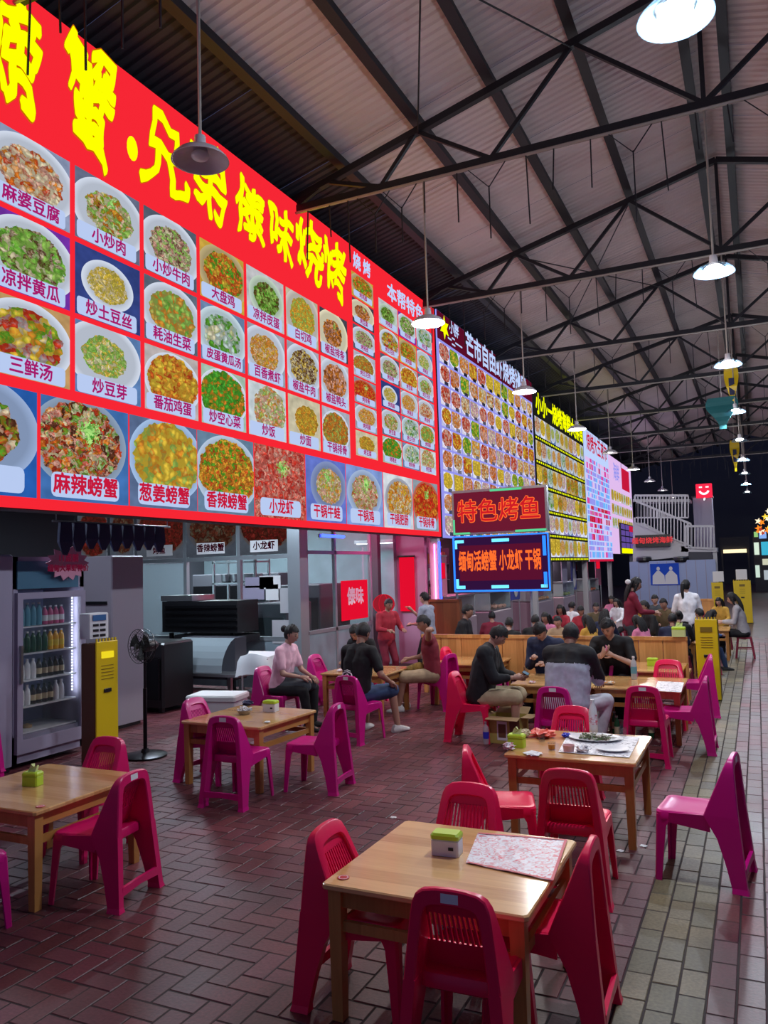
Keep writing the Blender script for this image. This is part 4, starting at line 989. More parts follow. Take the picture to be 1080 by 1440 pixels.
# stair side wall, flight and landings
t = thing('staircase', 'white staircase with vertical bar railings over the pale blue wall', 'staircase', (-3.2, FY+.3, 0))
def FL(px, py): v = F(px, py, FY+.3); return (v.x+3.2, v.z)
def fpoly(nm, pts, dep, m_):
    b = MB(); P_ = [FL(*u) for u in pts]
    b.loft([[(x,0,z) for x,z in P_],[(x,dep,z) for x,z in P_]], True, True); return b.build(nm, m_, t)
fpoly('stair_side', [(890,735),(905,735),(968,768),(968,782),(890,790)], .2, 'stair_white')
fpoly('upper_landing', [(890,702),(970,702),(970,706),(890,706)], 1.2, 'stair_white')
fpoly('lower_landing', [(958,768),(1008,770),(1008,776),(958,776)], 1.4, 'stair_white')
fpoly('landing_wall', [(968,776),(1000,776),(1004,790),(968,790)], .15, 'dark_wall')
def rail(x0, ya0, yb0, x1, ya1, yb1, n):
    """top edge ya, bottom edge yb"""
    A, B_2, C_, D_ = FL(x0, ya0), FL(x1, ya1), FL(x0, yb0), FL(x1, yb1)
    b = MB(); b.bar((A[0],-.05,A[1]),(B_2[0],-.05,B_2[1]),.09); b.build('handrail', 'stair_white', t)
    b = MB(); b.bar((C_[0],-.05,C_[1]),(D_[0],-.05,D_[1]),.06); b.build('bottom_rail', 'stair_white', t)
    for k in range(n+1):
        f = k/n; b = MB(); b.bar((A[0]+(B_2[0]-A[0])*f,-.05,A[1]+(B_2[1]-A[1])*f),(C_[0]+(D_[0]-C_[0])*f,-.05,C_[1]+(D_[1]-C_[1])*f+.001),.045 if k % 8 else .08); b.build('baluster', 'stair_white', t)
rail(893, 697, 728, 968, 697, 728, 17)
rail(893, 704, 735, 972, 737, 768, 17)
rail(964, 740, 770, 1004, 740, 772, 9)
for px, m_ in ((972,'stair_white'),(1005,'stair_white')):
    a = FL(px, 776); b = MB(); b.box(a[0]-.08,a[0]+.08,.1,.26,0,a[1]); b.build('post', m_, t)
t = thing('grey_equipment_box', 'plain grey cabinet high behind the staircase, below the red smile sign', 'cabinet', (-2.0, FY+2, 0))
p, q = F(974, 700, FY+2), F(1003, 742, FY+2)
b = MB(); b.box(p.x+2, q.x+2, 0, 1.2, 0, p.z); b.build('body', 'grey_panel', t)
b = MB(); b.box(p.x+1.95, q.x+2.05, -.05, 1.25, p.z, p.z+.06); b.build('cap', 'dark_wall', t)
t = thing('smile_sign', 'red square light sign with a white smile, far above the staircase', 'sign', (-2.0, FY+1.8, 0))
p, q = F(978, 681, FY+1.8), F(1002, 699, FY+1.8); 
b = MB(); b.rbox(p.x+2, q.x+2, .0, .15, q.z, p.z, .02); b.build('light_box', lit('smile_red', (.95,.02,.06), 1.3), t)
cx_, cz_ = (p.x+q.x)/2+2, (p.z+q.z)/2; rr_ = (q.x-p.x)*.27
b = MB(); b.tube([(cx_+rr_*math.cos(R(a)), -.02, cz_+.02+rr_*.9*math.sin(R(a))) for a in range(190, 351, 16)], .045, 6)
b.build('smile', lit('smile_white', (1,.8,.85), 1.4), t)
b = MB(); b.box(cx_-rr_*1.1,cx_-rr_*.4,-.03,0,cz_+.13,cz_+.19); b.box(cx_+rr_*.4,cx_+rr_*1.1,-.03,0,cz_+.13,cz_+.19); b.build('eyes', 'smile_white', t)
b = MB(); b.bar((cx_,.1,q.z),(cx_,.1,q.z-.12),.08); b.build('mount', 'steel', t)
t = thing('led_board', 'long red dot matrix board on the staircase side', 'sign', (-4.0, FY-.05, 0))
p, q = F(893, 753, FY-.05), F(942, 768, FY-.05)
b = MB(); b.box(p.x+4,q.x+4,0,.34,q.z,p.z); b.build('casing', 'black', t)
text_obj('缅甸烧烤海鲜', .29, lit('led_dim', (.75,.05,.06), .9).name, t, ((p.x+q.x)/2+4, -.02, (p.z+q.z)/2), '-y', bold=.008, sx=.98)
t = thing('blue_figure_poster', 'blue poster showing two pale figures on the far wall', 'poster', (-3.6, FY-.06, 0))
p, q = F(914, 793, FY-.06), F(956, 822, FY-.06)
b = MB(); b.box(p.x+3.6,q.x+3.6,0,.03,q.z,p.z); b.build('sheet', lit('post_blue', (.02,.06,.42), .55), t)
for f in (.28, .72):
    x = p.x+3.6+(q.x-p.x)*f; b = MB(); b.ell((x,-.01,p.z-.22),(.07,.012,.09),10,6); b.loft([[(x-.26,-.008,q.z+.03),(x+.26,-.008,q.z+.03),(x+.26,-.02,q.z+.03),(x-.26,-.02,q.z+.03)],[(x-.24,-.008,q.z+.40),(x+.24,-.008,q.z+.40),(x+.24,-.02,q.z+.40),(x-.24,-.02,q.z+.40)],[(x-.06,-.008,q.z+.60),(x+.06,-.008,q.z+.60),(x+.06,-.02,q.z+.60),(x-.06,-.02,q.z+.60)]]); b.build('printed_figure', lit('post_fig%d' % int(f*100), (.55,.52,.62), .5), t)
for k, (px, lb) in enumerate(((905,'black drum on the far wall top, left one'),(957,'black drum on the far wall top, right one'))):
    t = thing('black_drum', lb, 'drum', (F(px, 790).x, FY+.2, F(px,790).z-.02))
    b = MB(); b.lathe([(0,0),(.30,0),(.33,.08),(.30,.24),(.0,.26)], 16); b.build('body', 'black', t)
    b = MB(); b.lathe([(.30,.18),(.335,.19),(.335,.21),(.30,.22)], 16); b.build('rim', 'steel', t)
# backdrop far right: dark hall end, light strip, glowing maple decoration and screens
b = MB(); b.box(-18, 14, 70, 70.2, 0, 14.0); struct(b.build('wall_end', 'dark_wall'))
t = thing('distant_light_bar', 'thin warm light bar over the far dark aisle', 'lamp', (0, 56, 0))
p, q = F(1017, 773, 56), F(1050, 777, 56)
b = MB(); b.box(p.x,q.x,0,.1,q.z,p.z); b.build('tube', lit('warm_bar', (1,.8,.45), 1.5), t)
b = MB(); b.box(p.x-.2,q.x+.2,.1,.5,p.z,p.z+.8); b.build('canopy', 'dark_wall', t)
for sx in (p.x-.1, q.x+.1):
    b = MB(); b.box(sx-.05,sx+.05,.2,.3,0,p.z); b.build('post', 'dark_wall', t)
t = thing('maple_light_tree', 'glowing orange and yellow maple leaf light decoration at the right edge', 'light decoration', (0.6, 50, 0))
rr = random.Random(3)
cols_ = [lit('leaf_o', (1.0,.25,.02), 1.2), lit('leaf_y', (1.0,.62,.05), 1.3), lit('leaf_w', (1,.85,.6), 1.2), lit('leaf_r', (.6,.05,.02), .8)]
for k in range(70):
    px, py = rr.uniform(1056, 1120), rr.uniform(716, 750)
    if py < 750-(px-1050)*.75*1.2 and px < 1085 and py < 716+(1083-px)*1.0: continue
    v = F(px, py, 50+rr.uniform(-.4,.4)); s_ = rr.uniform(.12,.24); a0 = rr.uniform(0, 6)
    b = MB(); n = 10; pts = [(v.x-.6+(s_ if i % 2 else s_*.45)*math.cos(a0+i*2*PI/n), v.y-50, v.z+(s_ if i % 2 else s_*.45)*math.sin(a0+i*2*PI/n)) for i in range(n)]
    b.loft([pts, [(x,y+.04,z) for x,y,z in pts]]); b.build('leaf', cols_[rr.choice((0,0,1,1,2,3))], t)
b = MB(); z_ = F(1080,738,50).z; b.tube([(.5,0.6,0),(.5,0.6,z_+.8)], .12, 8)
for k in range(5): b.tube([(.5,.6,z_-.4),(.5+.5*math.cos(k*1.3),.6,z_+.5*math.sin(k*1.3)+.2)], .04, 6)
b.build('trunk', 'dark_wall', t)
t = thing('lit_kiosk', 'kiosk with teal and white glowing screens below the maple decoration', 'kiosk', (0.6, 52, 0))
p, q = F(1058, 752, 52), F(1100, 835, 52)
b = MB(); b.box(p.x-.6,q.x-.6,.05,1.0,0,p.z); b.build('body', 'dark_wall', t)
for (x0,y0,x1,y1,c) in ((1070,762,1096,780,(.05,.45,.65)),(1060,763,1068,780,(.7,.85,.7)),(1067,748,1078,757,(.25,.45,.9)),(1060,748,1066,755,(.3,.6,.2)),(1062,795,1069,812,(.6,.75,.65)),(1072,786,1096,794,(.6,.6,.45)),(1074,802,1096,815,(.4,.45,.5))):
    p, q = F(x0,y0,52), F(x1,y1,52); b = MB(); b.box(p.x-.6,q.x-.6,0,.05,q.z,p.z); b.build('screen', lit('scr%d' % x0, c, 1.0), t)

# ================================================================ LEFT SIDE: grey cabinet, drinks fridge, yellow boxes
t = thing('tall_grey_cabinet', 'tall plain grey cabinet at the left edge beside the drinks fridge', 'cabinet', (-7.2, 5.2, 0))
b = MB(); b.rbox(-.8,.05,-.9,.72,0.06,2.27,.02); b.build('body', 'grey_panel', t)
b = MB(); b.box(-.75,.02,-.85,.70,0,.06); b.build('plinth', 'black', t)
fy0, fy1 = 5.95, 6.93
fr = thing('drinks_fridge', 'glass door drinks fridge with lit shelves of bottles', 'fridge', (-7.2, 0, 0))
b = MB(); b.box(-.68,-.64,fy0,fy1,.1,2.25); b.box(-.66,0,fy0,fy0+.06,.06,2.25); b.box(-.66,0,fy1-.06,fy1,.06,2.25); b.box(-.66,0,fy0,fy1,.06,.34); b.box(-.66,0,fy0,fy1,1.90,2.25)
b.build('body', 'grey_panel', fr)
b = MB(); b.box(.0,.05,fy0+.02,fy0+.09,.16,1.86); b.box(.0,.05,fy1-.09,fy1-.02,.16,1.86); b.box(.0,.05,fy0+.09,fy1-.09,.16,.30); b.box(.0,.05,fy0+.09,fy1-.09,1.79,1.86)
b.build('door_frame', 'grey_panel', fr)
b = MB(); b.box(.02,.03,fy0+.09,fy1-.09,.30,1.79); b.build('door_glass', 'glass', fr)
b = MB(); b.box(.05,.08,fy0+.04,fy0+.07,.9,1.3); b.build('handle', 'steel', fr)
b = MB(); b.box(.0,.02,fy0+.04,fy1-.1,1.90,2.2); b.build('header_panel', mat('header_blue', (.05,.16,.25), .4), fr)
b = MB(); b.box(-.62,-.60,fy0+.06,fy1-.06,.34,1.88); b.build('liner', mat('liner', (.35,.40,.62), .5), fr)
SH = [.63, .91, 1.20, 1.49]
for z in SH + [.36]:
    b = MB(); b.box(-.60,-.04,fy0+.07,fy1-.08,z-.015,z); b.build('shelf', 'white_plastic', fr)
for yy in (fy1-.12,):
    b = MB()
    for k in range(32): b.ell((-.06, yy, .72+k*.034), (.008,.010,.011), 6, 4)
    b.build('led_strip', 'led_strip', fr)
ld = bpy.data.lights.new('led_glow', 'AREA'); ld.shape = 'RECTANGLE'; ld.size = .03; ld.size_y = 1.1; ld.energy = 2.2; ld.color = (.75,.85,1)
lo = bpy.data.objects.new('led_glow', ld); C.objects.link(lo); lo.parent = fr; lo.location = (-.08, fy1-.14, 1.25); lo.rotation_euler = (R(90), 0, R(-35))
def drink(y, x, z, kind, lb):
    t = thing('drink_bottle', lb, 'bottle', (x, y, z), 0, 'bottles inside the drinks fridge')
    if kind == 'clear': c, l, h = 'water_blue', 'water_blue', .255
    elif kind == 'green': c, l, h = 'beer_green', 'beer_green', .23
    elif kind == 'orange': c, l, h = 'juice', 'yellow', .23
    elif kind == 'milk': c, l, h = 'white_plastic', 'paper', .22
    elif kind == 'dark': c, l, h = 'cola', 'cream', .21
    else: c, l, h = 'tea_pink', 'paper', .21
    b = MB(); b.lathe([(0,0),(.032,.004),(.034,.02),(.034,h*.62),(.028,h*.74),(.014,h*.86),(.014,h*.93)], 12); b.build('glass', c, t, smooth=True)
    b = MB(); b.lathe([(.0352,h*.2),(.0352,h*.5)], 12); b.build('wrap', l, t, smooth=True)
    b = MB(); b.lathe([(.016,h*.92),(.016,h),(0,h)], 10); b.build('cap', 'white_plastic' if kind != 'dark' else 'black', t)
mat('water_blue', (.12,.35,.45), .1); mat('beer_green', (.01,.08,.03), .15); mat('juice', (.85,.42,.01), .2); mat('cola', (.02,.01,.01), .15); mat('cream', (.6,.5,.3), .5); mat('tea_pink', (.55,.06,.20), .3); mat('brown_tea', (.25,.08,.05), .3)
KN = {'clear':'clear blue water bottle','green':'dark green bottle','orange':'orange juice bottle','milk':'white milk bottle','dark':'dark cream wrapped bottle','pink':'pink drink bottle'}
SN = ['lowest','second lowest','middle','top']
lay = {3: ['clear']*5+['pink']*4, 2: ['green']*6+['orange']*3, 1: ['milk']*4+['dark']*5, 0: ['pink','milk','milk','dark','dark','dark','dark','milk','milk']}
for s_, L_ in lay.items():
    cnt = {}
    for k, kd in enumerate(L_):
        cnt[kd] = cnt.get(kd, 0)+1
        drink(fy0+.13+k*.078, -.12-7.2, SH[s_], kd, '%s on the %s fridge shelf, its %s from the left' % (KN[kd], SN[s_], ['first','second','third','fourth','fifth','sixth'][cnt[kd]-1]))
t = thing('stacked_jar', 'brown jars stacked at the bottom of the drinks fridge', 'jar', (-7.45, 6.35, .36))
b = MB(); b.lathe([(.0,0),(.05,0),(.055,.03),(.0,.05)], 12); b.build('jar', 'cardboard', t)
# things on the fridge: shirts bundle and starburst card
t = thing('starburst_price_card', 'pink starburst shaped card with dark lettering above the drinks fridge', 'card', WX(95, 792, -7.12))
b = MB(); n = 28; pts = [(0, (.23 if k % 2 else .30)*math.cos(2*PI*k/n)*1.05, (.15 if k % 2 else .20)*math.sin(2*PI*k/n)) for k in range(n)]
b.loft([pts, [(x+.012,y,z) for x,y,z in pts]]); b.build('card', mat('card_pink', (.60,.25,.36), .6), t)
text_obj('11点前', .10, 'sign_maroon', t, (.018, 0, .055), 'x', bold=.003); text_obj('缅甸大草虾特价', .085, 'sign_maroon', t, (.018, 0, -.06), 'x', bold=.003)
b = MB(); b.tube([(-.01,0,-.19),(-.01,0,.02)], .008, 6); b.build('stick', 'steel', t)
t = thing('dark_bunting', 'row of dark blue hanging cloths under the board above the fridge', 'bunting', (-6.9, 6.3, 2.62))
for k in range(9):
    y = k*.19; h = random.uniform(.26,.38); b = MB()
    b.loft([[(-.02,y,0),(.02,y,0),(.02,y+.15,0),(-.02,y+.15,0)],[(-.05,y+.01,-h*.6),(.02,y-.02,-h*.6),(.03,y+.16,-h*.6),(-.03,y+.14,-h*.6)],[(-.01,y+.05,-h),(.01,y+.04,-h),(.01,y+.10,-h),(-.01,y+.11,-h)]])
    b.build('cloth', 'navy', t)
b = MB(); b.tube([(0,-.1,.01),(0,1.8,.01)], .012, 6); b.build('rail', 'steel', t)
for y in (-.05, 1.75):
    b = MB(); b.tube([(0,y,.01),(0,y,.78)], .006, 5); b.build('hanger', 'steel', t)
# grey panel behind the yellow cabinet
p, q = WY(117, 783, 7.9), WY(158, 1000, 7.9)
t = thing('grey_locker', 'plain grey locker between the drinks fridge and the kitchen', 'locker', (0, 7.9, 0))
b = MB(); b.rbox(p.x-.5, q.x, 0, .6, .05, p.z, .015); b.build('body', mat('mauve_grey', (.32,.28,.33), .5), t)
b = MB(); b.box(p.x-.45, q.x-.03, .05, .55, 0, .05); b.build('plinth', 'black', t)
z_ = WY(130, 848, 7.9).z; b = MB(); b.box(p.x, q.x-.08, -.02, 0, z_-.02, z_+.02); b.build('shelf_edge', 'black', t)
def yellow_cabinet(name, label, x, y, rz, h=1.24, w_=.26, d=.34):
    t = thing(name, label, 'cabinet', (x, y, 0), rz, 'yellow power bank cabinets')
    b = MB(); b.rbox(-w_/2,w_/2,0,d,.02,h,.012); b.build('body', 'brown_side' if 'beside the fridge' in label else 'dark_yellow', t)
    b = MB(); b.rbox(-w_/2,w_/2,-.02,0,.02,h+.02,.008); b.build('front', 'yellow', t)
    b = MB()
    for k in range(7): b.box(-w_/2+.01+k*w_/7.2, -w_/2+.01+k*w_/7.2+.018, -.015, .0, h+.02, h+.05)
    b.build('crown', 'yellow', t)
    b = MB(); b.box(-.08,.08,-.03,-.02,h-.16,h-.09); b.build('screen', lit('cab_screen', (.95,.75,.02), .9) if 'cab_screen' not in M and 'beside the fridge' in label else 'dark_yellow', t)
    b = MB(); b.rbox(-.05,.05,-.032,-.02,h-.52,h-.48,.004); b.build('slot', 'black', t)
    for k in range(5):
        b = MB(); b.box(-.08,.08,-.026,-.02,h-.24-k*.035,h-.235-k*.035); b.build('vent', 'dark_yellow', t)
    b = MB(); b.box(-w_/2+.02,w_/2-.02,.02,d-.02,0,.02); b.build('base', 'black', t)
    return t
yellow_cabinet('power_bank_cabinet', 'yellow power bank cabinet beside the fridge, near the standing fan', -6.38, 6.45, R(86), 1.30, .30, .22)
yellow_cabinet('power_bank_cabinet', 'tall yellow power bank cabinet standing by the aisle on the right', -.72, 12.25, R(0), 1.13, .30)
yellow_cabinet('power_bank_cabinet', 'small far yellow cabinet with a pale top, left of the far pair', WY(1008,815,27).x, 27, 0, 1.25, .34)
yellow_cabinet('power_bank_cabinet', 'small far yellow cabinet with a pale top, right of the far pair', WY(1043,815,27).x, 27, 0, 1.30, .50)
for px in (1010, 1043):
    t = thing('white_sign_top', 'pale card standing on the %s far yellow cabinet' % ('left' if px < 1020 else 'right'), 'card', (WY(px,815,27).x, 27.15, 1.30 if px < 1020 else 1.35))
    b = MB(); b.rbox(-.16,.16,-.02,.02,0,.32,.01); b.build('card', 'paper', t)
t = thing('countertop_terminal', 'white push button terminal on top of the yellow cabinet by the fridge', 'terminal', (-6.50, 6.40, 1.352), R(80))
b = MB(); b.rbox(-.12,.12,-.09,.09,0,.27,.01); b.build('body', 'white_plastic', t)
b = MB(); b.box(-.08,.08,-.10,-.09,.19,.25); b.build('screen', mat('lcd', (.05,.15,.35), .3), t)
for i in range(2):
    for j in range(3):
        b = MB(); b.box(-.075+i*.085,-.01+i*.085,-.098,-.09,.02+j*.055,.045+j*.055); b.build('button', 'black', t)
# standing fan
t = thing('standing_fan', 'black standing fan on a round base in front of the oven', 'fan', (-6.28, 6.93, 0), R(-10))
b = MB(); b.lathe([(0,0),(.24,0),(.24,.02),(.20,.035),(.05,.05),(.035,.09),(0,.09)], 28); b.build('base', 'black_metal', t, smooth=True)
b = MB(); b.tube([(0,0,.06),(0,0,.75)], .022, 10); b.tube([(0,0,.7),(0,0,1.20)], .015, 10); b.build('pole', 'black_metal', t, smooth=True)
b = MB(); b.tube([(0,-.03,1.22),(0,.12,1.22),(0,.17,1.22)], [.07,.065,.03], 12); b.build('motor', 'black', t, smooth=True)
b = MB()
for yy, rs in ((-.10,(.05,.12,.19)),(-.02,(.19,))):
    for r_ in rs: b.tube([(r_*math.cos(R(a)), yy+(.0 if r_ < .15 else .02), 1.22+r_*math.sin(R(a))) for a in range(0,361,15)], .004, 4, cap=False)
for a in range(0,360,15): b.tube([(.04*math.cos(R(a)),-.10,1.22+.04*math.sin(R(a))),(.14*math.cos(R(a)),-.105,1.22+.14*math.sin(R(a))),(.19*math.cos(R(a)),-.05,1.22+.19*math.sin(R(a))),(.12*math.cos(R(a)),.03,1.22+.12*math.sin(R(a)))], .0025, 4, cap=False)
b.build('guard', 'black_metal', t)
for k in range(3):
    b = MB(); pts = []
    for q_ in range(8):
        a = R(k*120+q_*9); pts.append((.16*math.cos(a), -.05-.003*q_, 1.22+.16*math.sin(a)))
    b.add([(0,-.05,1.22)]+pts, [tuple(range(9))]); b.build('blade', 'black', t, fix=False)
b = MB(); b.ell((0,-.105,1.22),(.035,.012,.035),12,8); b.build('hub_badge', 'black', t, smooth=True)
# styrofoam box, draped side table, tray
t = thing('styrofoam_box', 'white styrofoam box with its lid on, behind the left middle table', 'box', (-6.55, 8.6, 0), R(12))
b = MB(); b.rbox(-.33,.33,-.22,.22,0,.36,.015); b.build('body', 'styrofoam', t)
b = MB(); b.rbox(-.35,.35,-.24,.24,.36,.43,.02); b.build('lid', 'styrofoam', t)
t = thing('draped_trolley', 'small trolley under crumpled white cloth beside the woman in pink', 'trolley', (-6.75, 9.9, 0), 0)
b = MB(); nx = 12
for k in (0,):
    rings = []
    for z, q_ in ((.50,1.12),(.62,1.02),(.72,.95),(.80,.80)):
        rings.append([((.30*q_+.03*math.sin(a*5+z*9))*math.copysign(min(1,abs(math.cos(a))*1.25),math.cos(a)), (.24*q_+.03*math.cos(a*4+z*7))*math.copysign(min(1,abs(math.sin(a))*1.25),math.sin(a)), z+.03*math.sin(a*3)) for a in [2*PI*i/28 for i in range(28)]])
    b.loft(rings, False, True)
b.build('cloth', 'cloth_white', t, smooth=True)
for sx in (-.22,.22):
    for sy in (-.16,.16):
        b = MB(); b.tube([(sx,sy,0),(sx,sy,.75)], .018, 8); b.build('leg', 'steel', t)
b = MB(); b.box(-.24,.24,-.18,.18,.25,.27); b.build('shelf', 'steel', t)
# red paper shrine / dotted lantern figure
t = thing('red_round_lantern', 'round red glowing lantern on a stand behind the seated group', 'lantern', (-6.10, 12.85, 0))
b = MB(); b.ell((0,0,1.38),(.20,.20,.17),20,12); b.build('shade', lit('lantern_red', (.75,.03,.06), .4), t, smooth=True)
b = MB(); b.tube([(0,0,.02),(0,0,1.22)], .02, 8); b.lathe([(0,0),(.15,0),(.15,.02),(0,.03)], 14); b.build('stand', 'black_metal', t)
for k in range(8):
    b = MB(); b.tube([(0+.2*math.sin(PI*q_/10)*math.cos(k*PI/4), .2*math.sin(PI*q_/10)*math.sin(k*PI/4), 1.38+.172*math.cos(PI*q_/10)) for q_ in range(11)], .004, 4); b.build('rib', 'poster_red', t)
# wooden booth end post and bench backs
t = thing('wooden_booth_end', 'tall reddish wooden booth end panel at the foot of the board post', 'booth panel', (-5.52, 14.35, 0))
b = MB(); b.box(-.30,.30,-.05,.05,0,1.34); b.build('panel', 'red_wood', t)
b = MB(); b.box(-.33,.33,-.07,.07,1.34,1.39); b.build('cap', 'red_wood', t)
for x in (-.31, .31):
    b = MB(); b.box(x-.03,x+.03,-.07,.07,0,1.34); b.build('post', 'red_wood', t)
def bench(label, x0, x1, y, ztop, name='booth_bench', seat=1):
    t = thing(name, label, 'bench', ((x0+x1)/2, y, 0), 0, 'wooden booth benches')
    w_ = (x1-x0)/2; n = max(3, int((x1-x0)/.32))
    for k in range(n):
        a = -w_+2*w_*k/n; b = MB(); b.rbox(a+.004, a+2*w_/n-.004, -.02,.02,.30,ztop-.04,.004); b.build('board', 'bench_wood', t)
    b = MB(); b.box(-w_,w_,-.035,.035,ztop-.05,ztop); b.build('top_rail', 'bench_wood', t)
    b = MB(); b.box(-w_,w_,.03 if seat > 0 else -.42,.42 if seat > 0 else -.03,.40,.44); b.build('seat', 'bench_wood', t)
    for x in (-w_+.05, w_-.05, 0):
        b = MB(); b.box(x-.03,x+.03,-.03,.03,0,ztop-.04); b.build('post', 'bench_wood', t)
        b = MB(); yy = .36*seat; b.box(x-.03,x+.03,yy-.03,yy+.03,0,.40); b.build('leg', 'bench_wood', t)
    return t
z_ = WY(900, 895, 11.9).z
bench('long light wood bench back behind the eating man, left part', -5.0, -2.98, 11.95, z_)
bench('long light wood bench back behind the eating man, right part', -2.94, -.95, 11.9, z_)
BENCHZ = z_
bench('light wood bench back far behind the ponytail woman', WY(952,846,20.5).x, WY(1004,846,20.5).x, 20.5, WY(980,842,20.5).z)
# ================================================================ PLASTIC CHAIRS
def chair_proto():
    t = thing('plastic_chair', 'x', 'chair', (0,0,0))
    def yf(z): return -.085 - .15*max(0, z-.43)/.35 if z > .43 else -.085 - .10*(.43-z)/.43
    def yr(z): return -.285 + .02*max(0, z-.43)/.35 if z > .43 else -.285 - .035*(.43-z)/.43
    # back frame: inverted U swept with varying depth
    OU = [(-.192,.43),(-.178,.55),(-.163,.67),(-.155,.715),(-.140,.748),(-.112,.766),(-.06,.775),(0,.778)]
    IN = [(-.145,.43),(-.131,.55),(-.117,.65),(-.110,.682),(-.099,.700),(-.080,.710),(-.05,.714),(0,.716)]
    OU += [(-x,z) for x,z in OU[-2::-1]]; IN += [(-x,z) for x,z in IN[-2::-1]]
    def sec(o, i):
        c = .006; ox, oz = o; ix, iz = i
        dx, dz = (ix-ox), (iz-oz); l = math.hypot(dx,dz); dx, dz = dx/l*c, dz/l*c
        return [(ox+dx,yr(oz),oz+dz),(ox,yr(oz)+c,oz),(ox,yf(oz)-c,oz),(ox+dx,yf(oz),oz+dz),(ix-dx,yf(iz),iz-dz),(ix,yf(iz)-c,iz),(ix,yr(iz)+c,iz),(ix-dx,yr(iz),iz-dz)]
    b = MB(); b.loft([sec(o,i) for o,i in zip(OU,IN)], True, True); b.build('back_frame', 'chair_pink', t, smooth=.6)
    # recessed slotted panel
    b = MB()
    def py(z): return -.10 - .125*(z-.43)/.28
    def pan(x0,x1,z0,z1):
        b.loft([[(x0,py(z0),z0),(x1,py(z0),z0),(x1,py(z0)-.012,z0),(x0,py(z0)-.012,z0)],[(x0,py(z1),z1),(x1,py(z1),z1),(x1,py(z1)-.012,z1),(x0,py(z1)-.012,z1)]])
    hw = lambda z: .150 - .045*(z-.43)/.28
    def slab(z0,z1,n=3):
        rg = []
        for k in range(n+1):
            z = z0+(z1-z0)*k/n; rg.append([(-hw(z),py(z),z),(hw(z),py(z),z),(hw(z),py(z)-.012,z),(-hw(z),py(z)-.012,z)])
        b.loft(rg)
    slab(.40,.535); slab(.665,.72)
    for k in range(12):
        x = -.118 + k*.0215
        f0, f1 = x-.0052, x+.0052
        z0, z1 = .53, .67
        s0, s1 = 1.0, .92
        b.loft([[(f0*s0,py(z0),z0),(f1*s0,py(z0),z0),(f1*s0,py(z0)-.010,z0),(f0*s0,py(z0)-.010,z0)],[(f0*s1,py(z1),z1),(f1*s1,py(z1),z1),(f1*s1,py(z1)-.010,z1),(f0*s1,py(z1)-.010,z1)]])
    b.build('back_panel', 'chair_pink', t)
    # seat: dished slab with a rolled edge
    b = MB(); N_ = 9; top = []; 
    def sy_(v): return -.20 + .40*v
    ring_o, rings = [], []
    def outline(q, z):
        pts = []
        hx0, hx1 = .172-q, .195-q; y0, y1 = -.205+q, .205-q; r = .045
        for cx_, cy_, a0, hx in ((1,1,0,hx1),(-1,1,90,hx1),(-1,-1,180,hx0),(1,-1,270,hx0)):
            for a in (0,30,60,90):
                X = cx_*(hx-r) + r*math.cos(R(a0+a)); Y = ((y1-r) if cy_ > 0 else (y0+r)) + r*math.sin(R(a0+a)); pts.append((X, Y, z))
        return pts
    b.loft([outline(.012,.365),outline(0,.375),outline(0,.415),outline(.008,.427),outline(.022,.430),outline(.045,.424),outline(.10,.418)], False, True)
    b.build('seat', 'chair_pink', t, smooth=.6)
    # legs
    for s in (-1, 1):
        b = MB(); rg = []
        for z in (.43,.30,.16,.03,0):
            xo = .192 + .036*(.43-z)/.43; w_ = .048 - .004*(.43-z)/.43
            if z == .43: f, r_ = -.085, -.285
            else: f, r_ = yf(z)-.055*min(1,(.43-z)/.16), yr(z)
            e = .006 if z == 0 else 0
            rg.append([(s*(xo+e),r_-e,z),(s*(xo+e),f+e,z),(s*(xo-w_-e),f+e,z),(s*(xo-w_-e),r_-e,z)])
        b.loft(rg); b.build('leg', 'chair_pink', t)
        b = MB(); rg = []
        for z, d_ in ((.40,.10),(.33,.062),(.15,.050),(0,.042)):
            xo = .190+.022*(.42-z)/.42; yo = .198+.022*(.42-z)/.42; c = .03
            rg.append([(s*xo,yo-d_,z),(s*xo,yo-.012,z),(s*(xo-.012),yo,z),(s*(xo-d_*.8),yo,z),(s*(xo-d_*.8),yo-.014,z),(s*(xo-.016),yo-.016,z),(s*(xo-.014),yo-d_,z)])
        b.loft(rg); b.build('leg', 'chair_pink', t)
        b = MB(); b.loft([[(s*.190,-.12,.33),(s*.190,-.12,.43),(s*.178,-.12,.43),(s*.178,-.12,.33)],[(s*.196,.12,.36),(s*.196,.12,.42),(s*.184,.12,.42),(s*.184,.12,.36)]]); b.build('side_rail', 'chair_pink', t)
    b = MB(); b.loft([[(-.18,-.312,.085),(-.18,-.312,.135),(-.18,-.290,.135),(-.18,-.290,.085)],[(0,-.312,.098),(0,-.312,.138),(0,-.290,.138),(0,-.290,.098)],[(.18,-.312,.085),(.18,-.312,.135),(.18,-.290,.135),(.18,-.290,.085)]])
    b.build('stretcher', 'chair_pink', t)
    b = MB(); b.quad((.035,-.2685,.727),(-.035,-.2685,.727),(-.035,-.2665,.762),(.035,-.2665,.762)); b.build('sticker', 'paper', t, fix=False)
    return t
CH = chair_proto()
CHUSED = [False]
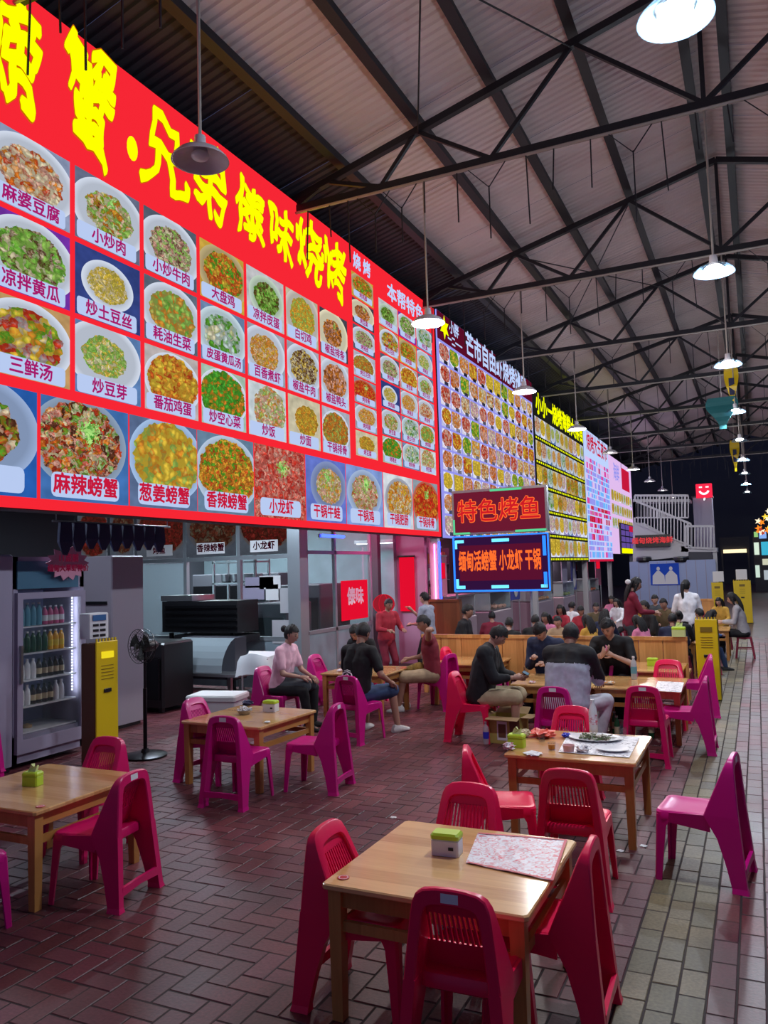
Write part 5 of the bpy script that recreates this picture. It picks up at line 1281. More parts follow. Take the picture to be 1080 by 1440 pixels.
def chair(backx, backy, face, label, colr='chair_pink', sticker=True, group='plastic chairs around the tables'):
    """backx, backy: ground point below the rear of the back; face: heading of the sitter in degrees, 0 = +y, 90 = -x"""
    a = R(face); f = Vector((-math.sin(a), math.cos(a)))
    x, y = backx + f.x*.29, backy + f.y*.29
    if not CHUSED[0] and colr == 'chair_pink' and sticker:
        CHUSED[0] = True; CH.location = (x, y, 0); CH.rotation_euler = (0,0,a); CH['label'] = label; CH['group'] = group; return CH
    r = dup(CH, label, (x, y, 0), a, group, None if colr == 'chair_pink' else {'chair_pink': colr})
    if not sticker:
        for c in r.children:
            if c.name.startswith('sticker'): bpy.data.objects.remove(c)
    return r
chair(-1.13, 2.86, 2, 'bright pink plastic chair with its back to the viewer at the nearest table front')
chair(-2.02, 3.42, -88, 'bright pink plastic chair at the left side of the nearest table', sticker=False)
chair(-1.55, 4.38, 180, 'bright pink plastic chair behind the nearest table, only its back top showing', sticker=False)
chair(-.70, 3.62, 92, 'bright pink plastic chair edge on at the right side of the nearest table', sticker=False)
chair(-1.92, 5.18, -72, 'bright pink chair turned sideways, left of the littered table', sticker=True)
chair(-1.10, 4.78, 3, 'bright pink plastic chair with its back to the viewer at the littered table', sticker=False)
chair(-.17, 5.50, 84, 'lone magenta plastic chair standing by itself at the right', 'chair_magenta')
chair(-1.52, 6.98, 180, 'pink chair behind the littered table, only its back top showing', sticker=False)
chair(-3.60, 3.90, 97, 'rose pink plastic chair at the right side of the left edge table', 'chair_rose')
chair(-4.60, 4.72, 180, 'rose pink chair behind the left edge table, in front of the drinks fridge', 'chair_rose', False)
chair(-4.30, 2.86, -8, 'magenta chair cut by the left edge, in front of the left edge table', 'chair_magenta')
chair(-5.22, 6.40, -90, 'magenta chair at the left side of the left middle table', 'chair_magenta', False)
chair(-4.25, 5.62, 2, 'magenta chair with its back to the viewer at the left middle table', 'chair_magenta')
chair(-3.55, 6.50, 96, 'magenta chair at the right side of the left middle table', 'chair_magenta')
chair(-4.42, 8.18, -10, 'magenta chair under the man in the black printed tee', 'chair_magenta')
chair(-6.02, 8.80, -92, 'magenta chair under the woman in the pale pink tee', 'chair_magenta', False)
chair(-6.05, 10.2, -90, 'dark magenta chair beyond the woman in the pale pink tee', 'chair_magenta', False)
chair(-3.98, 10.62, 80, 'magenta chair under the man in the basketball jersey', 'chair_magenta', False)
chair(-3.36, 8.85, -88, 'red pink chair under the man in the black jacket', 'chair_pink', False)
chair(-1.93, 7.92, 0, 'magenta chair behind the man in the grey and black jacket', 'chair_magenta')
chair(-1.10, 8.18, 0, 'pink chair with its back to the viewer at the right end of the long table', 'chair_rose')
chair(-.52, 9.05, 90, 'magenta chair edge on at the right end of the long table', 'chair_magenta', False)
chair(-1.08, 10.52, 180, 'red pink chair back between the long table and the bench table', 'chair_pink', False)
chair(-1.62, 10.42, 8, 'magenta chair behind the water bottle at the long table', 'chair_magenta', False)
chair(-.58, 11.15, 95, 'magenta chair edge on at the right of the bench table', 'chair_magenta', False)
chair(-3.62, 10.95, 0, 'magenta chair in front of the bench, behind the phone user', 'chair_magenta', False)
chair(-4.50, 11.55, -90, 'red chair at the left of the far left bench table', 'chair_pink', False)
# chair stack at the left edge
for k in range(5):
    r = dup(CH, 'dark magenta chair in the stack at the left edge, %s from the floor' % ['first','second','third','fourth','fifth'][k], (-6.50, 4.80, .075*k), R(92), 'stacked chairs at the left edge', {'chair_pink': 'chair_magenta'})
    for c in list(r.children):
        if c.name.startswith('sticker'): bpy.data.objects.remove(c)

# ================================================================ WOODEN TABLES
def table_proto():
    t = thing('wooden_table', 'x', 'table', (0,0,0)); hw = .475; zt = .60
    b = MB(); 
    def ring(q, z): r = .015; a = hw-q; return [(-a+r,-a,z),(a-r,-a,z),(a,-a+r,z),(a,a-r,z),(a-r,a,z),(-a+r,a,z),(-a,a-r,z),(-a,-a+r,z)]
    b.loft([ring(.006,zt-.028),ring(0,zt-.022),ring(0,zt-.006),ring(.006,zt)]); b.build('tabletop', 'table_wood', t)
    for sx in (-1,1):
        for sy in (-1,1):
            b = MB(); x, y = sx*(hw-.055), sy*(hw-.055); w0, w1 = .032, .026
            b.loft([[(x-w1,y-w1,0),(x+w1,y-w1,0),(x+w1,y+w1,0),(x-w1,y+w1,0)],[(x-w0,y-w0,zt-.029),(x+w0,y-w0,zt-.029),(x+w0,y+w0,zt-.029),(x-w0,y+w0,zt-.029)]]); b.build('leg', 'leg_wood', t)
    q = hw-.055
    for z0, z1, nm in ((.49,.571,'apron'),(.385,.43,'shelf_rail')):
        for s in (-1,1):
            b = MB(); b.box(-q+.03,q-.03,s*q-.012,s*q+.012,z0,z1); b.build(nm, 'leg_wood', t)
            b = MB(); b.box(s*q-.012,s*q+.012,-q+.03,q-.03,z0,z1); b.build(nm, 'leg_wood', t)
    return t
TB = table_proto()
TB.location = (-1.385, 3.645, 0); TB['label'] = 'nearest square wooden table with a printed paper mat and a tissue box'; TB['group'] = 'square wooden tables'
def table(x, y, label, rz=0): return dup(TB, label, (x, y, 0), R(rz), 'square wooden tables')
table(-1.32, 6.26, 'littered square wooden table with finished plates and cups')
table(-4.50, 3.96, 'square wooden table at the left edge before the drinks fridge')
table(-4.62, 6.58, 'square wooden table at the left middle with a crumpled foil bowl', -3)
table(-5.05, 10.0, 'wooden table of the group at the left, between the black tee and the jersey')
table(-2.26, 9.66, 'left half of the long wooden table, by the man in the grey and black jacket')
table(-1.30, 9.66, 'right half of the long wooden table, with a foil mat')
table(-1.42, 11.15, 'wooden table against the right bench with a lime tissue box')
table(-3.95, 11.35, 'wooden table against the left bench behind the phone user')
table(-2.95, 14.95, 'wooden table among the crowd below the film strip board')
table(-1.50, 14.95, 'wooden table in front of the maroon standing woman')
table(-1.05, 17.6, 'wooden table beside the woman in the grey coat')

# ================================================================ TABLE ITEMS
TZ_ = .602
def tissue(px, py, rz, label, topc='green_box', s=1.0, tissue_out=True, bodyc='white_plastic', z=TZ_, at=None):
    p = Vector((at[0], at[1], z)) if at else G(px, py, z); t = thing('tissue_box', label, 'tissue box', (p.x, p.y, z), R(rz), 'tissue boxes on the tables')
    w_, d_, h = .075*s, .05*s, .085*s
    b = MB(); b.rbox(-w_,w_,-d_,d_,0,h,.008); b.build('body', bodyc, t)
    b = MB(); b.rbox(-w_-.002,w_+.002,-d_-.002,d_+.002,h,h+.03*s,.01); b.build('lid', topc, t)
    if bodyc == 'white_plastic':
        b = MB(); b.box(.02,.045,-d_-.003,-d_,.03,.045); b.build('mark', 'black', t)
    if tissue_out:
        b = MB(); pts = [(-.04,0),(-.02,.05),(.0,.07),(.02,.045),(.045,.055),(.04,0)]
        b.loft([[(x*s,-.01+.01*math.sin(i*2),h+.028*s+z_*s) for i,(x,z_) in enumerate(pts)],[(x*s,.012+.01*math.cos(i*3),h+.028*s+z_*.9*s) for i,(x,z_) in enumerate(pts)]]); b.build('tissue', 'pale_green' if 'pale_green' in M else mat('pale_green', (.62,.72,.30), .8), t)
    return t
tissue(629, 1200, 4, 'lime lidded white tissue box on the nearest table', tissue_out=False, s=.92)
tissue(46, 1104, 10, 'lime tissue pack with a pulled tissue on the left edge table', bodyc='green_box', s=.8)
tissue(381, 1000, 3, 'lime lidded tissue box on the left middle table', tissue_out=False, s=.95)
tissue(727, 1050, 0, 'lime tissue pack at the left end of the littered table', bodyc='green_box', s=.85)
tissue(833, 958, 0, 'pale tissue pack on the long table beside the water bottle', bodyc='pale_green', s=1.0)
tissue(918, 936, 0, 'lime tissue box on the bench table', tissue_out=False, bodyc='green_box', s=.9)
tissue(958, 905, 0, 'pale green tissue box on the top of the right bench', bodyc='pale_green', s=1.2, z=BENCHZ+.002, at=(-1.06, 11.9))
# printed paper mat
def foilmat(name, c1, c2, c3, sc=14):
    m = bpy.data.materials.new(name); m.use_nodes = True; nt = m.node_tree; b = nt.nodes['Principled BSDF']; N = nt.nodes.new; L = nt.links.new
    tc = N('ShaderNodeTexCoord'); n = N('ShaderNodeTexNoise'); n.inputs['Scale'].default_value = sc; n.inputs['Detail'].default_value = 6; n.inputs['Distortion'].default_value = 2.5
    L(tc.outputs['Object'], n.inputs['Vector']); r = N('ShaderNodeValToRGB'); e = r.color_ramp.elements
    e[0].position = .34; e[0].color = (*c1,1); e[1].position = .56; e[1].color = (*c3,1); k = e.new(.46); k.color = (*c2,1)
    L(n.outputs['Fac'], r.inputs[0]); L(r.outputs[0], b.inputs['Base Color']); b.inputs['Roughness'].default_value = .35; M[name] = m
foilmat('mat_print', (.70,.06,.12), (.72,.55,.60), (.82,.82,.88), 22)
foilmat('foil_print', (.15,.15,.18), (.75,.75,.78), (.9,.9,.92), 16)
def paper_mat(pxs, label, m_, z=TZ_, border=None, rnd=1):
    P_ = [G(px, py, z) for px, py in pxs]; c = sum(P_, Vector())/4
    t = thing('paper_placemat', label, 'placemat', (c.x, c.y, z)); n = 8; rr = random.Random(rnd)
    b = MB(); vs = []; fs = []
    for i in range(n+1):
        for j in range(n+1):
            u, v = i/n, j/n; q = P_[0]*(1-u)*(1-v)+P_[1]*u*(1-v)+P_[2]*u*v+P_[3]*(1-u)*v
            vs.append((q.x-c.x, q.y-c.y, .001+rr.uniform(0,.004)))
    for i in range(n):
        for j in range(n): fs.append((i*(n+1)+j,(i+1)*(n+1)+j,(i+1)*(n+1)+j+1,i*(n+1)+j+1))
    b.add(vs, fs); b.build('sheet', m_, t)
    if border:
        b = MB(); 
        for A, B_2 in ((0,1),(1,2),(2,3)):
            a, c2 = P_[A]-c, P_[B_2]-c; a.z = c2.z = .006; ce = Vector((0,0,.006)); k = .06
            b.add([a, c2, c2+(ce-c2)*k, a+(ce-a)*k], [(0,1,2,3)])
        b.build('border', border, t, fix=False)
    return t
paper_mat([(672,1172),(798,1182),(778,1240),(655,1214)], 'white and pink printed paper placemat on the nearest table', 'mat_print', border='sign_pinkprint' if 'sign_pinkprint' in M else mat('pink_print', (.75,.12,.16), .5).name)
paper_mat([(800,1030),(900,1037),(885,1066),(785,1058)], 'white plastic sheet under the plates of the littered table', 'foil_print', rnd=2)
paper_mat([(925,958),(962,960),(958,974),(920,972)], 'crumpled silver foil mat at the end of the long table', 'foil_print', rnd=3)
def disc(px, py, r, h, m_, nm, label, cat, z=TZ_, grp=None):
    p = G(px, py, z); t = thing(nm, label, cat, (p.x, p.y, z), 0, grp)
    b = MB(); b.lathe([(0,0),(r,0),(r,h),(r*.96,h+.001),(0,h+.001)], 24); b.build('disc', m_, t); return t
for px, py, lb in ((483,1234,'round red number sticker at the front left corner of the nearest table'),(57,1134,'round red number sticker on the corner of the left edge table')):
    t = disc(px, py, .028, .001, mat('sticker_red', (.6,.02,.04), .4) if 'sticker_red' not in M else 'sticker_red', 'number_sticker', lb, 'sticker', grp='number stickers')
    b = MB(); b.lathe([(.017,.0015),(.021,.0025),(.024,.0015)], 20); b.build('ring', 'paper', t)
def dish(px, py, r, label, food=None, m_='white_plastic', z=TZ_, h=.02, fm=None, oval=1.0, seed=1):
    p = G(px, py, z); t = thing('plate', label, 'plate', (p.x, p.y, z), 0, 'plates left on the tables')
    b = MB(); b.lathe([(0,.004),(r*.55,.0),(r*.62,.003),(r,h),(r*1.02,h+.003),(r*.98,h+.003),(r*.62,.008),(0,.008)], 28)
    o = b.build('plate_body', m_, t, smooth=True); o.scale = (oval, 1, 1)
    if food:
        rr = random.Random(seed); b = MB()
        for k in range(food):
            a, q_ = rr.uniform(0,6.3), r*.7*math.sqrt(rr.random()); x, y = q_*math.cos(a)*oval, q_*math.sin(a); d_ = rr.uniform(0,3); l = rr.uniform(.01,.035)
            b.tube([(x-l*math.cos(d_),y-l*math.sin(d_),.012+rr.uniform(0,.012)),(x+l*math.cos(d_),y+l*math.sin(d_),.014+rr.uniform(0,.014))], rr.uniform(.004,.009), 5, mi=rr.randrange(len(fm)))
        o = b.build('leftovers', fm, t); o['kind'] = 'stuff'
    return t
mat('fish_dark', (.10,.09,.05), .4); mat('fish_green', (.10,.16,.05), .5); mat('fish_bone', (.6,.55,.45), .5); mat('amber', (.75,.30,.03), .2); mat('bag_red', (.85,.10,.06), .35); mat('cap_blue', (.03,.04,.55), .4)
dish(837, 1040, .15, 'big oval plate of fish bones on the littered table', 70, fm=['fish_dark','fish_green','fish_bone'], oval=1.35, seed=4)
dish(862, 1056, .10, 'empty white plate at the right of the littered table', oval=1.2)
for px, py, lb in ((856,962,'small plate by the eating man'),(808,950,'small plate with scraps on the long table')): dish(px, py, .07, lb, 14, fm=['fish_bone','amber'], seed=px)
def glass_(px, py, label, r=.03, h=.07, m_='glass', liquid=None, z=TZ_):
    p = G(px, py, z); t = thing('cup', label, 'cup', (p.x, p.y, z), 0, 'cups on the tables')
    b = MB(); b.lathe([(0,0),(r*.8,0),(r,h),(r*.94,h),(r*.74,.004),(0,.004)], 18); b.build('cup_body', m_, t, smooth=True)
    if liquid: b = MB(); b.lathe([(0,.005),(r*.76,.005),(r*.88,h*.7),(0,h*.7)], 16); b.build('drink', liquid, t, smooth=True)
glass_(776, 1054, 'small amber filled cup at the front of the littered table', .032, .055, 'glass', 'amber')
glass_(876, 1036, 'clear glass at the back right of the littered table', .035, .075)
glass_(762, 1043, 'clear glass behind the amber cup', .03, .06)
glass_(800, 1057, 'pink paper bowl in the middle of the littered table', .045, .05, mat('pink_cup', (.75,.45,.45), .5).name)
glass_(740, 948, 'clear glass on the long table beside the phone user', .035, .09)
glass_(838, 955, 'cream carton cup on the long table in front of the eating man', .045, .08, 'cream')
def crumple(px, py, s, m_, nm, label, cat, z=TZ_, seed=1, flat=.5):
    p = G(px, py, z); t = thing(nm, label, cat, (p.x, p.y, z)); b = MB(); rr = Vector((seed*3.1, seed*1.7, 0)); n, m2 = 16, 9; vs = []; fs = []
    for j in range(m2+1):
        for k in range(n):
            th, ph = PI*j/m2, 2*PI*k/n; d = Vector((math.sin(th)*math.cos(ph), math.sin(th)*math.sin(ph), math.cos(th)))
            q_ = s*(.75+.55*noise.noise(d*2.6+rr)+.25*noise.noise(d*7+rr)); v = d*q_; v.z = max(v.z*flat+s*flat*.8, 0.002); vs.append(v)
    for j in range(m2):
        for k in range(n): fs.append((j*n+k,(j+1)*n+k,(j+1)*n+(k+1)%n,j*n+(k+1)%n))
    b.add(vs, fs); b.build('crumpled_sheet', m_, t); return t
crumple(762, 1036, .125, 'bag_red', 'plastic_bag', 'orange red plastic bag with a blue tip on the littered table', 'bag', seed=2, flat=.3)
t = crumple(796, 1037, .045, 'cap_blue', 'blue_plastic_scrap', 'small blue plastic scrap beside the orange red bag', 'cap', seed=3)
crumple(820, 1058, .065, 'foil_print', 'crumpled_foil', 'crumpled silver foil at the front of the littered table', 'foil', seed=5)
crumple(716, 1054, .06, 'mat_print', 'crumpled_paper', 'crumpled pink paper at the left end of the littered table', 'paper', seed=6)
crumple(738, 1036, .075, 'cream', 'crumpled_paper', 'cream paper ball behind the lime pack on the littered table', 'paper', seed=7)
crumple(750, 1061, .08, 'paper', 'paper_napkin', 'flat white napkin at the front of the littered table', 'napkin', seed=8, flat=.12)
crumple(376, 1016, .04, 'paper', 'crumpled_paper', 'white scraps on the left middle table', 'paper', seed=9, flat=.2)
p = G(344, 1004, TZ_); t = thing('foil_bowl', 'dark bowl heaped with crumpled wrappers on the left middle table', 'bowl', (p.x, p.y, TZ_))
b = MB(); b.lathe([(0,0),(.05,0),(.08,.04),(.075,.04),(.045,.006),(0,.006)], 20); b.build('bowl', 'steel', t, smooth=True)
rr = random.Random(2); b = MB()
for _ in range(26): 
    x, y, z = rr.uniform(-.05,.05), rr.uniform(-.05,.05), rr.uniform(.03,.075); b.ell((x,y,z),(rr.uniform(.008,.02),rr.uniform(.006,.015),.008),6,4)
o = b.build('wrappers', 'paper', t); o['kind'] = 'stuff'
crumple(348, 992, .07, 'navy', 'dark_cloth', 'dark blue cloth behind the foil bowl on the left middle table', 'cloth', seed=11, flat=.5)
def bottle(px, py, label, z=TZ_, h=.24, r=.032, c='glass', wrap='water_blue', cap='white_plastic', at=None):
    p = at or G(px, py, z); t = thing('plastic_bottle', label, 'bottle', (p.x, p.y, z), 0, 'bottles standing on tables and ground')
    b = MB(); b.lathe([(0,0),(r*.9,0),(r,.01),(r,h*.62),(r*.85,h*.74),(r*.4,h*.88),(r*.38,h*.93),(0,h*.93)], 16); b.build('body', c, t, smooth=True)
    b = MB(); b.lathe([(r*1.03,h*.25),(r*1.03,h*.55)], 16); b.build('wrap', wrap, t, smooth=True)
    b = MB(); b.lathe([(0,h*.93),(r*.45,h*.93),(r*.45,h),(0,h)], 12); b.build('cap', cap, t)
mat('plastic_clear', (.62,.68,.72), .15, alpha=.6)
bottle(892, 955, 'water bottle with a blue wrap on the long table', c='plastic_clear', h=.27, r=.036)
bottle(835, 1030, 'milky bottle with a pink wrap standing at the back of the littered table', c='white_plastic', wrap='mat_print', h=.27, r=.035)
bottle(684, 1046, 'blue water bottle on the ground beside the carton', 0, .25, .035, 'plastic_clear', 'cap_blue')
bottle(738, 1023, 'dark bottle on the ground under the long table', 0, .28, .034, 'cola', 'cola', 'black')
for k, (x, y) in enumerate(((-1.55,9.35),(-1.45,9.5),(-1.62,9.62),(-1.38,9.38),(-1.50,9.75),(-1.2,9.5))):
    bottle(0, 0, 'empty dark bottle under the right half of the long table, %s' % ['left front','middle front','left back','right front','back','far right'][k], 0, .26, .033, 'beer_green', 'cream', 'steel', Vector((x, y, 0)))
# carton on the ground
p = G(715, 1046, 0); t = thing('open_carton', 'yellow and brown open carton box on the ground left of the littered table', 'box', (p.x-.02, p.y+.10, 0), R(-4))
mat('carton_yellow', (.52,.42,.10), .6)
b = MB(); w_, d_, h = .19, .13, .30
b.box(-w_,w_,-d_,-d_+.006,0,h); b.box(-w_,w_,d_-.006,d_,0,h); b.box(-w_,-w_+.006,-d_,d_,0,h); b.box(w_-.006,w_,-d_,d_,0,h); b.box(-w_,w_,-d_,d_,0,.006); b.build('walls', 'carton_yellow', t)
for (x0,x1,y0,y1,dz,ax) in ((-w_,w_,-d_-.11,-d_,-.02,'f'),(-w_-.13,-w_,-d_,d_,.08,'l'),(w_,w_+.13,-d_,d_,.0,'r'),(-w_,w_,d_,d_+.11,.06,'b')):
    b = MB()
    if ax in 'lr':
        xa, xb = (x1, x0) if ax == 'l' else (x0, x1); b.loft([[(xa,y0,h),(xa,y1,h),(xa,y1,h+.004),(xa,y0,h+.004)],[(xb,y0,h+dz),(xb,y1,h+dz),(xb,y1,h+dz+.004),(xb,y0,h+dz+.004)]])
    else:
        ya, yb = (y1, y0) if ax == 'f' else (y0, y1); b.loft([[(x0,ya,h),(x1,ya,h),(x1,ya,h+.004),(x0,ya,h+.004)],[(x0,yb,h+dz),(x1,yb,h+dz),(x1,yb,h+dz+.004),(x0,yb,h+dz+.004)]])
    b.build('flap', 'cardboard', t)
b = MB(); b.box(-.09,.03,-d_-.003,-d_,.04,.25); b.build('printed_panel', 'paper', t)
b = MB(); b.box(-.075,.015,-d_-.005,-d_-.003,.07,.22); b.build('printed_mark', 'brown_side', t)
b = MB(); b.box(.06,.18,-d_-.003,-d_,.03,.27); b.build('printed_side', 'brown_side', t)
# litter
for px, py in ((688,1098),(905,1190),(872,1197),(578,1012),(553,1150),(560,1165)):
    if px in (905,872,553): crumple(px, py, .03, 'paper', 'litter_scrap', {905:'white scrap at the right leg of the littered table', 872:'white scrap left of the littered table leg', 553:'pale scrap on the bricks in the middle'}[px], 'litter', z=0, seed=px % 7, flat=.15)
# items on the group tables at the left
for k, (x, y, m_, s_, nm, lb, c_) in enumerate(((-4.98,9.72,'green_box',.05,'snack_pack','lime snack pack on the group table','pack'),(-4.78,9.85,'header_blue',.05,'snack_pack','blue snack pack on the group table','pack'),(-5.32,9.75,'mat_print',.06,'paper_bowl','red and white wrapper on the group table','wrapper'),(-2.5,9.3,'mat_print',.05,'crumpled_paper','pink paper on the left end of the long table','paper'))):
    q_ = proj((x, y, TZ_)); crumple(q_[0], q_[1], s_, m_, nm, lb, c_, seed=20+k, flat=.35)
for k, (x, y) in enumerate(((-2.9,14.9),(-3.1,15.2),(-1.6,14.8),(-1.4,15.1),(-1.0,17.5),(-1.2,17.8),(-2.7,14.8))):
    q_ = proj((x, y, TZ_)); dish(q_[0], q_[1], .11, 'white plate of food among the crowd, %s' % ['on the left crowd table','at the back of the left crowd table','in front of the maroon woman','behind the maroon woman plate','before the grey coat woman','left of the grey coat woman','at the right edge of the left crowd table'][k], 20, fm=['amber','fish_green','fish_bone'], seed=k)
def stool(x, y, label, c='chair_rose', h=.42):
    t = thing('plastic_stool', label, 'stool', (x, y, 0), 0, 'stools under the seated diners')
    b = MB(); b.rbox(-.14,.14,-.14,.14,h-.03,h,.012); b.build('seat', c, t)
    for sx in (-1,1):
        for sy in (-1,1):
            b = MB(); b.loft([[(sx*.17-.018,sy*.17-.018,0),(sx*.17+.018,sy*.17-.018,0),(sx*.17+.018,sy*.17+.018,0),(sx*.17-.018,sy*.17+.018,0)],[(sx*.12-.02,sy*.12-.02,h-.03),(sx*.12+.02,sy*.12-.02,h-.03),(sx*.12+.02,sy*.12+.02,h-.03),(sx*.12-.02,sy*.12+.02,h-.03)]]); b.build('leg', c, t)
    for s in (-1,1):
        b = MB(); b.box(-.15,.15,s*.15-.01,s*.15+.01,.18,.20); b.build('stretcher', c, t)
# ================================================================ PEOPLE
def remesh(b, name, voxel, smooth_it=4, fac=.5):
    me = b.mesh(name, 'skin'); o = bpy.data.objects.new('body_tmp', me)
    md = o.modifiers.new('r', 'REMESH'); md.mode = 'VOXEL'; md.voxel_size = voxel; md.use_smooth_shade = True
    if smooth_it:
        sm = o.modifiers.new('s', 'SMOOTH'); sm.iterations = smooth_it; sm.factor = fac
    out = evaluated(o); bpy.data.meshes.remove(me)
    out.name = name; out.materials.clear()
    return out
def ik(a, b, l1, l2, pole):
    a, b, pole = Vector(a), Vector(b), Vector(pole); d = b-a; L = d.length; mx = (l1+l2)*.995
    if L > mx: b = a + d*(mx/L); d = b-a; L = mx
    L = max(L, abs(l1-l2)+.01); c = (l1*l1+L*L-l2*l2)/(2*l1*L); c = max(-1, min(1, c)); h = l1*math.sqrt(max(0, 1-c*c)); n = d.normalized()
    q = pole - n*pole.dot(n)
    q = q.normalized() if q.length > 1e-4 else n.orthogonal().normalized()
    return a + n*(l1*c) + q*h, b
def head_mesh(b, c, rot, s, lod):
    """sculpted head; local +y = face"""
    n, m = (28, 20) if lod else (18, 12); vs = []; fs = []
    for j in range(m+1):
        th = PI*j/m
        for k in range(n):
            ph = 2*PI*k/n; x, y, z = math.sin(th)*math.cos(ph), math.sin(th)*math.sin(ph), math.cos(th)
            X, Y, Z = x*.076, y*.094, z*.115
            if z < 0: X *= 1 + .28*z*1.1; Y *= 1 + (.30*z if y < 0 else .10*z)      # jaw narrows
            f = max(0, y)
            if y > .5: Y -= .006*max(0, (y-.5)*2)                                # flat face plane
            nose = math.exp(-(x/.16)**2 - ((z+.12)/.22)**2); Y += .020*nose*f**3
            tip = math.exp(-(x/.14)**2 - ((z+.26)/.10)**2); Y += .010*tip*f**3
            brow = math.exp(-((abs(x)-.32)/.25)**2 - ((z-.20)/.10)**2); Y += .004*brow*f
            sock = math.exp(-((abs(x)-.36)/.16)**2 - ((z-.02)/.12)**2); Y -= .008*sock*f
            lips = math.exp(-(x/.26)**2 - ((z+.50)/.08)**2); Y += .006*lips*f
            chin = math.exp(-(x/.3)**2 - ((z+.85)/.2)**2); Y += .008*chin*f
            ear = math.exp(-((y+.05)/.16)**2 - ((z+.02)/.26)**2); X += math.copysign(.016*ear, x) if abs(x) > .8 else 0
            vs.append(c + rot @ (Vector((X, Y, Z))*s))
    for j in range(m):
        for k in range(n): fs.append((j*n+k,(j+1)*n+k,(j+1)*n+(k+1)%n,j*n+(k+1)%n))
    b.add(vs, fs)
def hand_mesh(b, wrist, dirv, palm_n, s, side, curl=.6):
    d = Vector(dirv).normalized(); nrm = Vector(palm_n); nrm = (nrm - d*nrm.dot(d)).normalized(); lat = d.cross(nrm)*side
    w = Vector(wrist)
    def P(u, v, z_): return w + d*u*s + lat*v*s + nrm*z_*s
    b.tube([P(-.03,0,0),P(.0,0,0),P(.03,0,.003),P(.06,0,.004),P(.088,0,.004)], [.024*s,.024*s,.034*s,.038*s,.030*s], 10)
    for k, (v, L_) in enumerate(((.030,.068),(.010,.078),(-.010,.072),(-.029,.056))):
        a1 = curl; q1 = P(.080, v, .004); q2 = q1 + (d*math.cos(a1*.5)+nrm*math.sin(a1*.5))*L_*.45*s
        q3 = q2 + (d*math.cos(a1*1.4)+nrm*math.sin(a1*1.4))*L_*.32*s; q4 = q3 + (d*math.cos(a1*2.1)+nrm*math.sin(a1*2.1))*L_*.24*s
        b.tube([P(.055,v*.9,.004),q1,q2,q3,q4], [.0095*s,.0095*s,.0088*s,.0078*s,.005*s], 6)
    t0, t1 = P(.022,.026,.006), P(.050,.050,.014); t2 = t1 + (d*.8+nrm*.45+lat*.1).normalized()*.026*s; t3 = t2 + (d*.8+nrm*.6-lat*.2).normalized()*.022*s
    b.tube([t0,t1,t2,t3], [.014*s,.011*s,.0098*s,.006*s], 6)
_pc = [0]
def cloth(name, c, r=.8, m=None):
    if name not in M: mat(name, c, r)
    return name
